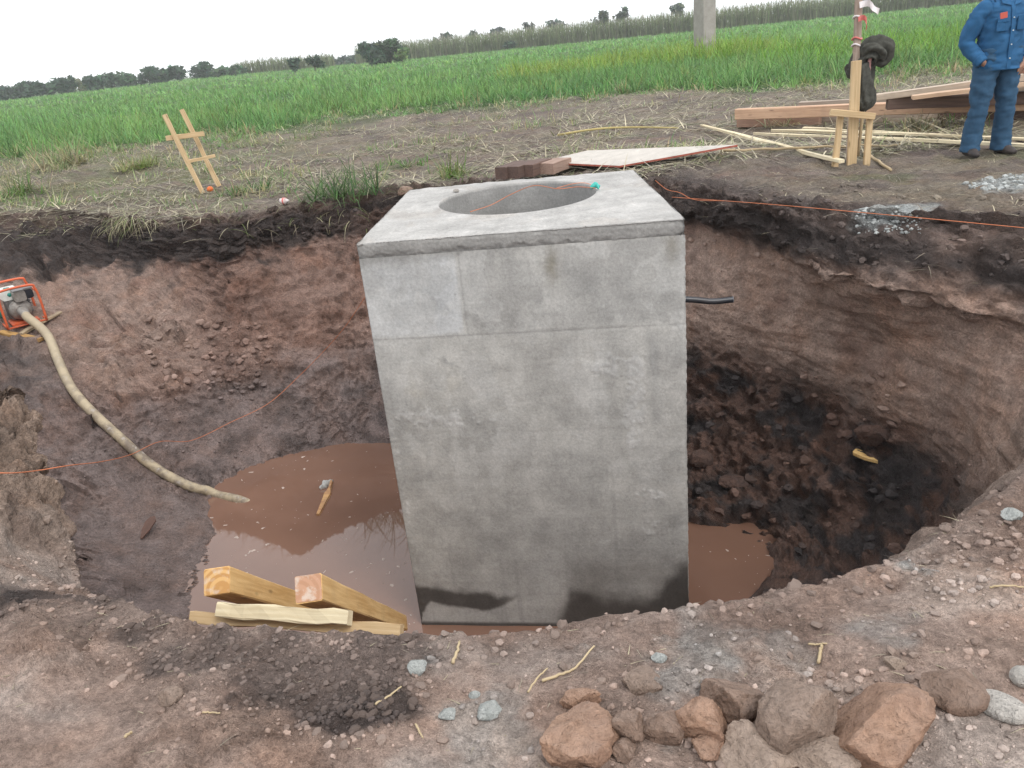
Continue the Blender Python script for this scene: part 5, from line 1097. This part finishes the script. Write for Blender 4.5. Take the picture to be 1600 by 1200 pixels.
straw('thin straw forming the crossbar of a T with another one, behind the largest boulder', [(1263, 1010), (1276, 1011), (1292, 1009)], .003, .002)
straw('pair of short straws left of the lone flat topped stone, the steeper one', [(826, 1086), (838, 1066), (856, 1048)], .003, .002)
straw('short pale straw on the light dust at the lower left', [(196, 1156), (202, 1151), (208, 1147)], .0035, .003)
straw('pale straight straw at the right of the grey brick like clod', [(318, 1117), (332, 1117), (344, 1118)], .0025, .002)
straw('pale thin straw high on the right bank near the edge of the picture', [(1545, 921), (1572, 919), (1600, 921)], .003, .002)
straw('short straw standing out beside the dark soil heap in the middle foreground', [(650, 1135), (656, 1147), (662, 1157)], .003, .002)

# black pipe stub behind the chamber, sticking out to the right
py_ = 6.35; P = smooth_path([aty(985, 465, py_), aty(1078, 468, py_), aty(1112, 471, py_), aty(1145, 468, py_)], 10); kp = 6 * 1.1 / FPX
cp = thing('black_pipe', 'short black plastic pipe sticking out from the right side of the chamber', 'pipe', tuple(P[0]))
r_ = 4.6 * py_ * 1.12 / FPX
MB().tube(P, r_, 14, caps=False).build('tube', plain('black_plastic', (.022, .026, .034), .35, .5, .2, 20, dirt=.2), cp, True)
an = np.arange(14) * 6.283 / 14; tt = unit(P[-1] - P[-2]); a_, b_ = frame(tt)
rg = lambda r, o: P[-1] + tt * o + r * (np.cos(an)[:, None] * a_ + np.sin(an)[:, None] * b_)
mb = MB(); mb.rings(np.array([rg(r_, -.002), rg(r_ * 1.04, .001), rg(r_ * .78, .002), rg(r_ * .76, -.15)]), caps=False); mb.build('cut_end', plain('worn_plastic', (.22, .24, .27), .5, .4, .2), cp, True)

# orange string lines
M_STR = plain('orange_string', (.58, .20, .10), .8, .15, .15, 30)
def string(label, P, n=40, r=.0030, sag=0.0):
    P = smooth_path(P, n); P[:, 2] -= sag * np.sin(np.linspace(0, math.pi, len(P))); one(MB().tube(P, r, 5), 'string_line', M_STR, label, 'string', 'orange builder strings', smooth=True)
zt = ZT + .012
string('thin orange string crossing the round opening on the chamber roof', [atz(735, 331, zt - .03), atz(768, 320, zt - .10), atz(800, 303, zt - .05), atz(835, 290, zt + .02), atz(872, 295, zt + .02), atz(902, 292, zt), atz(930, 294, zt + .01)], 50, .0028)
string('short loose orange string lying along the back of the round opening to the teal scrap', [atz(870, 294, zt + .03), atz(896, 287, zt + .01), atz(915, 286, zt), atz(928, 291, zt)], 20, .0026)
string('tight orange string running from behind the chamber to the right edge of the picture', [before(1050, 308, .97), before(1200, 319, .94), before(1400, 337, .93), before(1600, 356, .95), before(1660, 362, .95)], 30, .0026)
string('slack orange string hanging from the back right corner of the chamber', [before(1024, 282, .985), before(1042, 296, .985), before(1062, 301, .985), before(1085, 312, .98), before(1130, 314, .96)], 30, .0026)
string('long slack orange string crossing the left side of the pit over the hose', [aty(572, 462, 5.6), aty(560, 480, 6.0), aty(541, 508, 6.6), aty(514, 540, 7.0), aty(470, 585, 7.2), aty(420, 630, 7.0), aty(360, 660, 6.6), aty(300, 688, 6.1), aty(250, 690, 5.6), aty(205, 710, 5.0), aty(160, 721, 4.3), aty(110, 727, 3.5), before(60, 735, .95), before(20, 739, .96), before(-30, 738, .96)], 120, .0026)

# ------------------------------------------------------------------ engine pump with its frame and hose
pb = at(40, 508); PB = pb.copy()
ksc = np.linalg.norm(pb - np.array(CAMP)) / FPX            # metres per pixel of the photograph at that distance
pump = thing('water_pump', 'petrol water pump in an orange tube frame at the left end of the pit', 'water pump', tuple(pb))
# local axes: e1 along the intake (towards the hose), e2 sideways, both level; s = size of the frame
e1 = unit(np.array((.62, -.78, 0))); e2 = np.array((e1[1] * -1, e1[0], 0)); e2 = unit(np.cross((0, 0, 1), e1)); e3 = np.array((0, 0, 1.0))
FL, FW, FH = .54, .42, .46
cen = pb + np.array((-.07, .10, .03))
L3 = lambda a, b, c_: cen + e1 * a * FL + e2 * b * FW + e3 * c_ * FH
M_FR = plain('orange_paint', (.62, .12, .045), .45, .4, .2, 25, dirt=.35); M_ENG = plain('engine_grey', (.17, .17, .165), .5, .4, .25, 30, .002, .3, dirt=.4)
M_WHT = plain('white_tank', (.66, .68, .64), .35, .5, .1, 20, dirt=.2); M_TEAL = plain('teal_paint', (.02, .22, .18), .35, .5, .2); M_BLK = plain('black_part', (.02, .022, .03), .5, .4, .3); M_ALU = plain('cast_aluminium', (.30, .28, .255), .55, .4, .25, 40, .002, .4, dirt=.5)
def hoop(b, name='frame_hoop'):                            # one side of the frame: two legs and a rounded top
    pts = [L3(.5, b, 0), L3(.5, b, .55), L3(.47, b, .88), L3(.38, b, 1.0), L3(-.38, b, 1.0), L3(-.47, b, .88), L3(-.5, b, .55), L3(-.5, b, 0)]
    MB().tube(smooth_path(pts, 34), .0135, 9).build(name, M_FR, pump, True)
def hoop2(a):
    pts = [L3(a, .5, 0), L3(a, .5, .6), L3(a, .46, .9), L3(a, .36, 1.0), L3(a, -.36, 1.0), L3(a, -.46, .9), L3(a, -.5, .6), L3(a, -.5, 0)]
    MB().tube(smooth_path(pts, 34), .0145, 9).build('frame_hoop', M_FR, pump, True)
hoop2(.5); hoop2(-.5)
for b, h_ in ((.5, .78), (-.5, .78), (.5, .02), (-.5, .02)): MB().tube([L3(-.5, b, h_), L3(.5, b, h_)], .0115, 8).build('frame_bar', M_FR, pump, True)
for a in (.5, -.5): MB().tube([L3(a, -.5, .02), L3(a, .5, .02)], .0115, 8).build('frame_bar', M_FR, pump, True)
def bx(name, a, b, c_, sz, mat, ch=.12): MB().beam(L3(a, b, c_) - e1 * sz[0] / 2, L3(a, b, c_) + e1 * sz[0] / 2, sz[1], sz[2], ch=ch, seg=1).build(name, mat, pump)
bx('base_plate', 0, 0, .05, (.44, .30, .02), M_FR); bx('engine_block', -.12, 0, .36, (.24, .24, .24), M_ENG)
for k in range(5): bx('cooling_fin', -.12, .10, .24 + .07 * k, (.26, .20, .010), M_ENG, .2)
bx('fuel_tank', -.16, -.10, .76, (.27, .24, .12), M_WHT, .3); bx('air_filter', .10, .30, .72, (.13, .12, .11), M_BLK, .2); bx('air_filter_lid', .10, .30, .86, (.14, .13, .02), M_ENG, .3); bx('exhaust_box', .24, .06, .74, (.17, .13, .12), M_ALU, .15); bx('exhaust_guard', .24, .06, .885, (.16, .12, .012), M_ENG, .2)
MB().tube([L3(-.02, -.14, .84), L3(-.02, -.14, .94)], .033, 12).build('fuel_cap', M_TEAL, pump, True)
MB().tube([L3(.02, -.12, .74), L3(.06, -.12, .78), L3(.10, -.10, .74)], [.03, .045, .02], 10).build('tank_trim', M_TEAL, pump, True)
MB().tube([L3(-.10, -.42, .36), L3(-.10, -.52, .36)], .085, 18).build('recoil_cover', M_TEAL, pump, True)
MB().tube([L3(.10, 0, .36), L3(.16, 0, .36), L3(.20, 0, .36), L3(.32, 0, .36)], [.09, .125, .125, .105], 18).build('pump_housing', M_ALU, pump, True)
MB().tube([L3(.30, 0, .36), L3(.40, 0, .36), L3(.42, 0, .36), L3(.50, 0, .36), L3(.60, .0, .34), L3(.72, 0, .30)], [.06, .055, .066, .066, .052, .05], 14).build('intake_port', M_ALU, pump, True)
MB().tube([L3(.22, 0, .60), L3(.22, 0, .74), L3(.20, .05, .80)], [.045, .045, .05], 12).build('outlet_port', M_ALU, pump, True)
hs = L3(.70, 0, .30)
hp = [hs, hs + e1 * .10 + (0, 0, -.01)]
for px, py, dz in ((78, 535, .10), (95, 575, .07), (112, 610, .05), (136, 640, .045), (165, 668, .045), (195, 695, .045), (228, 725, .045), (262, 748, .045), (300, 766, .04), (335, 777, .03)):
    q = at(px, py); hp.append(q + (0, 0, dz))
e_ = atz(372, 781, WATER_Z); hp += [e_ + (0, 0, .0), atz(398, 782, WATER_Z) + (0, 0, -.09)]
HP = smooth_path(hp, 150); zg = np.array([drop(p[0], p[1], p[2] + .6) for p in HP]); k_ = np.arange(151) > 22; HP[:, 2] = np.where(k_ & (zg > WATER_Z), np.maximum(HP[:, 2], zg + .028), HP[:, 2])
for _ in range(8): HP[1:-1] = (HP[:-2] + 2 * HP[1:-1] + HP[2:]) / 4
def hose_material():
    t = NT('hose_rubber', .6, .35); c = t.coord('Object'); m = t.rng(t.noise(c, 7, 6, .65), .42, .58, 0, 1)
    low = t.n('SeparateXYZ'); t.l(c, low.inputs[0]); f = t.math(m, t.rng(low.outputs[2], -.2, -1.0, .25, 1.0))
    cc = t.mix((.42, .345, .235), (.13, .10, .085), t.math(f, .75)); cc = t.mix(cc, (.46, .42, .38), t.math(t.rng(t.noise(c, 18, 5, .7), .55, .65, 0, .8), f)); return t.done(cc, t.bump(t.noise(c, 30, 5, .6), .3, .004))
mb = MB(); rib = .051 + .0006 * np.sin(np.arange(151) * 2.4); mb.tube(HP, rib, 14)
o = one(mb, 'suction_hose', hose_material(), 'thick tan suction hose running from the pump down the mud into the water', 'hose', smooth=True, base=HP[0])
a, b = at(4, 523), at(66, 535); one(MB().beam(a + (0, 0, .03), b + (0, 0, .03), .07, .045, seg=5, jit=.004), 'board', wood_material('yellow_board', (.52, .32, .12), (.36, .20, .07), dirt=.3), 'yellow brown board lying in front of the pump, ending at the hose', 'board', 'boards under the pump')
a, b = at(33, 524), at(96, 494); one(MB().beam(a + (0, 0, .02), b + (0, 0, .05), .07, .03, seg=5, jit=.003, seed=3), 'board', wood_material('tan_board', (.42, .33, .22), (.30, .22, .14), dirt=.4), 'grey tan board sticking out on the right side of the pump', 'board', 'boards under the pump')

# ------------------------------------------------------------------ the standing man
fl, fr_ = at(1513, 242), at(1564, 242)
mid = (fl + fr_) / 2; mid[2] = (fl[2] + fr_[2]) / 2
man = thing('person', 'man in blue shirt and jeans standing at the right edge, one hand in his pocket', 'person', tuple(mid))
MX = lambda x, y, z: mid + np.array((x, y, z))             # x to the right in the picture, y away from us
M_SKIN = plain('skin', (.36, .20, .14), .55, .35, .12, 20); M_SHIRT = plain('blue_shirt', (.028, .105, .225), .85, .2, .22, 14, .004); M_JEANS = plain('blue_denim', (.036, .085, .150), .88, .2, .28, 12, .004)
M_SHOE = plain('dark_shoe', (.035, .030, .030), .6, .3, .3, 20, dirt=.3); M_HAIR = plain('black_hair', (.012, .010, .009), .6, .3, .3, 40)
# body: one skinned surface
import bmesh
def skin_body():
    J = {}; pts = []; rad = []; ed = []
    def J_(n, p, r, par=None):
        J[n] = len(pts); pts.append(Vector(p)); rad.append(r)
        if par: ed.append((J[par], J[n]))
    J_('pelvis', (.01, 0, .93), .13); J_('waist', (.01, 0, 1.06), .125, 'pelvis'); J_('chest', (.01, 0, 1.24), .145, 'waist'); J_('neck0', (.01, .01, 1.40), .06, 'chest'); J_('neck1', (.01, -.005, 1.46), .055, 'neck0')
    J_('head0', (.005, -.02, 1.53), .075, 'neck1'); J_('head1', (.005, -.015, 1.60), .088, 'head0'); J_('head2', (.005, -.005, 1.66), .07, 'head1')
    for s, n in ((-1, 'r'), (1, 'l')):
        J_('hip' + n, (.01 + s * .095, 0, .86), .09, 'pelvis'); J_('knee' + n, (s * .125, -.015, .48), .058, 'hip' + n); J_('ankle' + n, (s * .155, .02, .09), .042, 'knee' + n); J_('toe' + n, (s * .165 + s * .02, -.13, .04), .035, 'ankle' + n)
        J_('sh' + n, (.01 + s * .15, .01, 1.335), .042, 'chest'); J_('el' + n, (.01 + s * .285, .06, 1.08), .034, 'sh' + n); J_('wr' + n, (.01 + s * .205, -.09, .90), .028, 'el' + n); J_('palm' + n, (.01 + s * .185, -.11, .83) if s > 0 else (-.125, -.055, .82), .034, 'wr' + n)
        hx = .01 + s * .18 if s > 0 else -.12
        oy = 0 if s > 0 else .055
        for k in range(4): J_('f%d%s' % (k, n), (hx - .03 + .02 * k, -.115 + oy + .006 * k, .785 - .004 * abs(k - 1.5)), .010, 'palm' + n); J_('g%d%s' % (k, n), (hx - .03 + .02 * k, -.10 + oy, .745 - .006 * abs(k - 1.5)), .0085, 'f%d%s' % (k, n))
        J_('t0' + n, (hx - s * .05, -.13 + oy, .80), .011, 'palm' + n); J_('t1' + n, (hx - s * .055, -.13 + oy, .765), .009, 't0' + n)
    me = bpy.data.meshes.new('body'); me.from_pydata([p[:] for p in pts], ed, [])
    o = link('body', me, M_SKIN, man); md = o.modifiers.new('skin', 'SKIN'); md.use_smooth_shade = True; sv_ = me.skin_vertices[0].data
    for i, r in enumerate(rad): sv_[i].radius = (r, r)
    sv_[0].use_root = True; s2 = o.modifiers.new('sub', 'SUBSURF'); s2.levels = s2.render_levels = 2; return o
skin_body()
def rings_path(mb, P, rx, ry, n=28, wr=.035, seed=0, m_=40, kx=None):
    """tube of level-ish elliptical rings with folds"""
    P = smooth_path(P, m_); m1 = len(P); t = np.linspace(0, 1, m1); rx = np.interp(t, np.linspace(0, 1, len(rx)), rx); ry = np.interp(t, np.linspace(0, 1, len(ry)), ry); an = np.arange(n) * 6.283 / n; R = []
    T = np.gradient(P, axis=0)
    for i in range(m1):
        tt = unit(T[i]); b = unit(np.cross(tt, (1, 0, 0)) if abs(tt[0]) < .9 else np.cross(tt, (0, 1, 0))); a = np.cross(b, tt); R.append(P[i] + rx[i] * np.cos(an)[:, None] * a + ry[i] * np.sin(an)[:, None] * b)
    R = np.array(R); q = R.reshape(-1, 3); c_ = np.repeat(P, n, 0); f = 1 + wr * fbm(q * np.array((6, 6, 17)) + seed, 3, 820 + seed, .5, 2) + wr * .6 * fbm(q * 12 + seed, 3, 830 + seed)
    mb.rings((c_ + (q - c_) * f[:, None]).reshape(R.shape)); return mb
mb = MB()
for s in (-1, 1): rings_path(mb, [MX(.01 + s * .085, .005, .99), MX(.01 + s * .098, 0, .85), MX(s * .118, -.012, .62), MX(s * .130, -.018, .46), MX(s * .145, .005, .25), MX(s * .155, .005, .045)], [.118, .122, .100, .084, .086, .092], [.135, .135, .108, .09, .09, .10], 36, .15, s + 2, 70)
mb.build('jeans', M_JEANS, man, True)
mb = MB(); rings_path(mb, [MX(.01, 0, .80), MX(.01, 0, .90), MX(.01, 0, 1.05), MX(.01, 0, 1.22), MX(.01, 0, 1.33), MX(.01, .005, 1.39), MX(.01, .01, 1.425)], [.222, .215, .208, .212, .205, .15, .075], [.172, .168, .16, .15, .125, .10, .07], 56, .11, 5, 70)
shirt = mb.build('shirt', M_SHIRT, man, True)
for s, wz in ((-1, 0), (1, 0)):
    mb = MB(); rings_path(mb, [MX(.01 + s * .11, .01, 1.385), MX(.01 + s * .18, .015, 1.345), MX(.01 + s * .235, .03, 1.24), MX(.01 + s * .29, .06, 1.08), MX(.01 + s * .265, .0, .98), MX(.01 + s * .222, -.075, .905)], [.05, .082, .080, .072, .064, .055], [.07, .092, .088, .078, .067, .057], 30, .20, 7 + s, 44); mb.build('sleeve', M_SHIRT, man, True)
    mb = MB(); rings_path(mb, [MX(.01 + s * .232, -.06, .915), MX(.01 + s * .205, -.095, .875)], [.059, .057], [.061, .058], 22, .04, 9 + s, 6); mb.build('cuff', M_SHIRT, man, True)
for s in (-1, 1):                                          # collar wings, white undershirt between them
    MB().add([MX(.01 + s * .012, -.100, 1.375), MX(.01 + s * .085, -.085, 1.40), MX(.01 + s * .075, -.02, 1.45), MX(.01 + s * .045, -.062, 1.435), MX(.01 + s * .014, -.108, 1.370), MX(.01 + s * .090, -.092, 1.396), MX(.01 + s * .080, -.025, 1.456), MX(.01 + s * .048, -.068, 1.441)], [(0, 1, 2, 3), (7, 6, 5, 4), (0, 4, 5, 1), (1, 5, 6, 2), (2, 6, 7, 3), (3, 7, 4, 0)]) if False else None
    m2 = MB(); m2.add([MX(.01 + s * .012, -.118, 1.36), MX(.01 + s * .092, -.105, 1.385), MX(.01 + s * .078, -.02, 1.455), MX(.01 + s * .045, -.070, 1.435), MX(.01 + s * .014, -.128, 1.355), MX(.01 + s * .098, -.115, 1.380), MX(.01 + s * .084, -.025, 1.462), MX(.01 + s * .048, -.078, 1.442)], [(0, 1, 2, 3), (7, 6, 5, 4), (0, 4, 5, 1), (1, 5, 6, 2), (2, 6, 7, 3), (3, 7, 4, 0)]); m2.build('collar', M_SHIRT, man)
m2 = MB(); rings_path(m2, [MX(.01, -.045, 1.36), MX(.01, -.03, 1.44)], [.055, .058], [.055, .045], 16, .02, 3, 5); m2.build('undershirt', plain('white_cotton', (.66, .66, .66), .85, .2, .08), man, True)
for s in (-1, 1):                                          # chest pockets with flaps, button strip
    fy = -.158
    MB().beam(MX(.01 + s * .095 - .055, fy, 1.20), MX(.01 + s * .095 + .055, fy, 1.20), .012, .115, ch=.2, seg=3, jit=.002).build('chest_pocket', M_SHIRT, man)
    MB().beam(MX(.01 + s * .095 - .058, fy - .008, 1.245), MX(.01 + s * .095 + .058, fy - .008, 1.245), .010, .040, ch=.2, seg=3, jit=.002, seed=4).build('pocket_flap', M_SHIRT, man)
MB().beam(MX(-.095 - .03, -.165, 1.272), MX(-.095 + .035, -.165, 1.280), .008, .052, ch=.1, seg=1).build('phone', plain('red_case', (.52, .10, .07), .4, .4, .1), man)
mb = MB(); P = smooth_path([MX(.012, -.170, .81), MX(.012, -.166, .95), MX(.012, -.160, 1.15), MX(.012, -.140, 1.30), MX(.012, -.110, 1.365)], 14); mb.rings(np.array([[p + np.array((u, v, 0)) for u, v in ((-.018, .01), (.018, .01), (.018, -.006), (-.018, -.006))] for p in P])); mb.build('button_strip', M_SHIRT, man)
for h_, y_ in ((.90, -.176), (1.02, -.172), (1.14, -.168), (1.25, -.159)): MB().tube([MX(.012, y_ + .004, h_), MX(.012, y_ - .004, h_)], .006, 8).build('button', M_WHT, man, True)
for s in (-1, 1):
    mb = MB(); rings_path(mb, [MX(s * .155, .085, .05), MX(s * .157, .03, .058), MX(s * .165, -.05, .052), MX(s * .178, -.13, .040), MX(s * .186, -.185, .030)], [.036, .046, .050, .050, .024], [.045, .058, .05, .036, .020], 18, .02, 11, 22); mb.build('shoe', M_SHOE, man, True)
# face and hair
mb = MB(); V, F = ICO[3]; hp_ = V * np.array((.092, .105, .085)); hp_ = hp_[:]; keep = [f for f in F.tolist() if np.mean([V[i][2] for i in f]) > -.05 + .55 * (np.mean([-V[i][1] for i in f]) > .35)]
mb.add(hp_ + MX(.005, 0, 1.645), keep); mb.build('hair', M_HAIR, man, True)
for s in (-1, 1):
    V, F = ICO[2]; mb = MB(); mb.add(V * np.array((.014, .008, .010)) + MX(.005 + s * .033, -.098, 1.598), F.tolist()); mb.build('eye', plain('eye', (.55, .52, .5), .3, .5, .1), man, True)
    mb = MB(); mb.add(V * np.array((.007, .006, .007)) + MX(.005 + s * .033, -.105, 1.598), F.tolist()); mb.build('pupil', M_BLK, man, True)
    mb = MB(); mb.add(V * np.array((.012, .022, .034)) + MX(.005 + s * .090, -.005, 1.585), F.tolist()); mb.build('ear', M_SKIN, man, True)
mb = MB(); mb.tube([MX(.005, -.095, 1.605), MX(.005, -.112, 1.575), MX(.005, -.108, 1.560)], [.010, .018, .014], 9); mb.build('nose', M_SKIN, man, True)
mb = MB(); mb.tube([MX(-.022, -.092, 1.530), MX(.005, -.100, 1.532), MX(.032, -.092, 1.530)], [.004, .008, .004], 8); mb.build('mouth', plain('lips', (.30, .12, .10), .5, .3, .1), man, True)

# ------------------------------------------------------------------ the damp air between here and the far trees
hz = bpy.data.materials.new('haze'); hz.use_nodes = True; ht = hz.node_tree; ht.nodes.clear()
pv = ht.nodes.new('ShaderNodeVolumePrincipled'); pv.inputs['Color'].default_value = (.96, .98, 1.0, 1); pv.inputs['Density'].default_value = 0.00065
ho = ht.nodes.new('ShaderNodeOutputMaterial'); ht.links.new(pv.outputs[0], ho.inputs['Volume'])
mb = MB(); mb.add([(sx, sy, sz) for sz in (-4.2, 14) for sx, sy in ((-240, -30), (240, -30), (240, 275), (-240, 275))], [(3, 2, 1, 0), (4, 5, 6, 7), (0, 1, 5, 4), (1, 2, 6, 5), (2, 3, 7, 6), (3, 0, 4, 7)])
tag(mb.build('haze', hz), kind='stuff')
SC.cycles.volume_bounces = 2
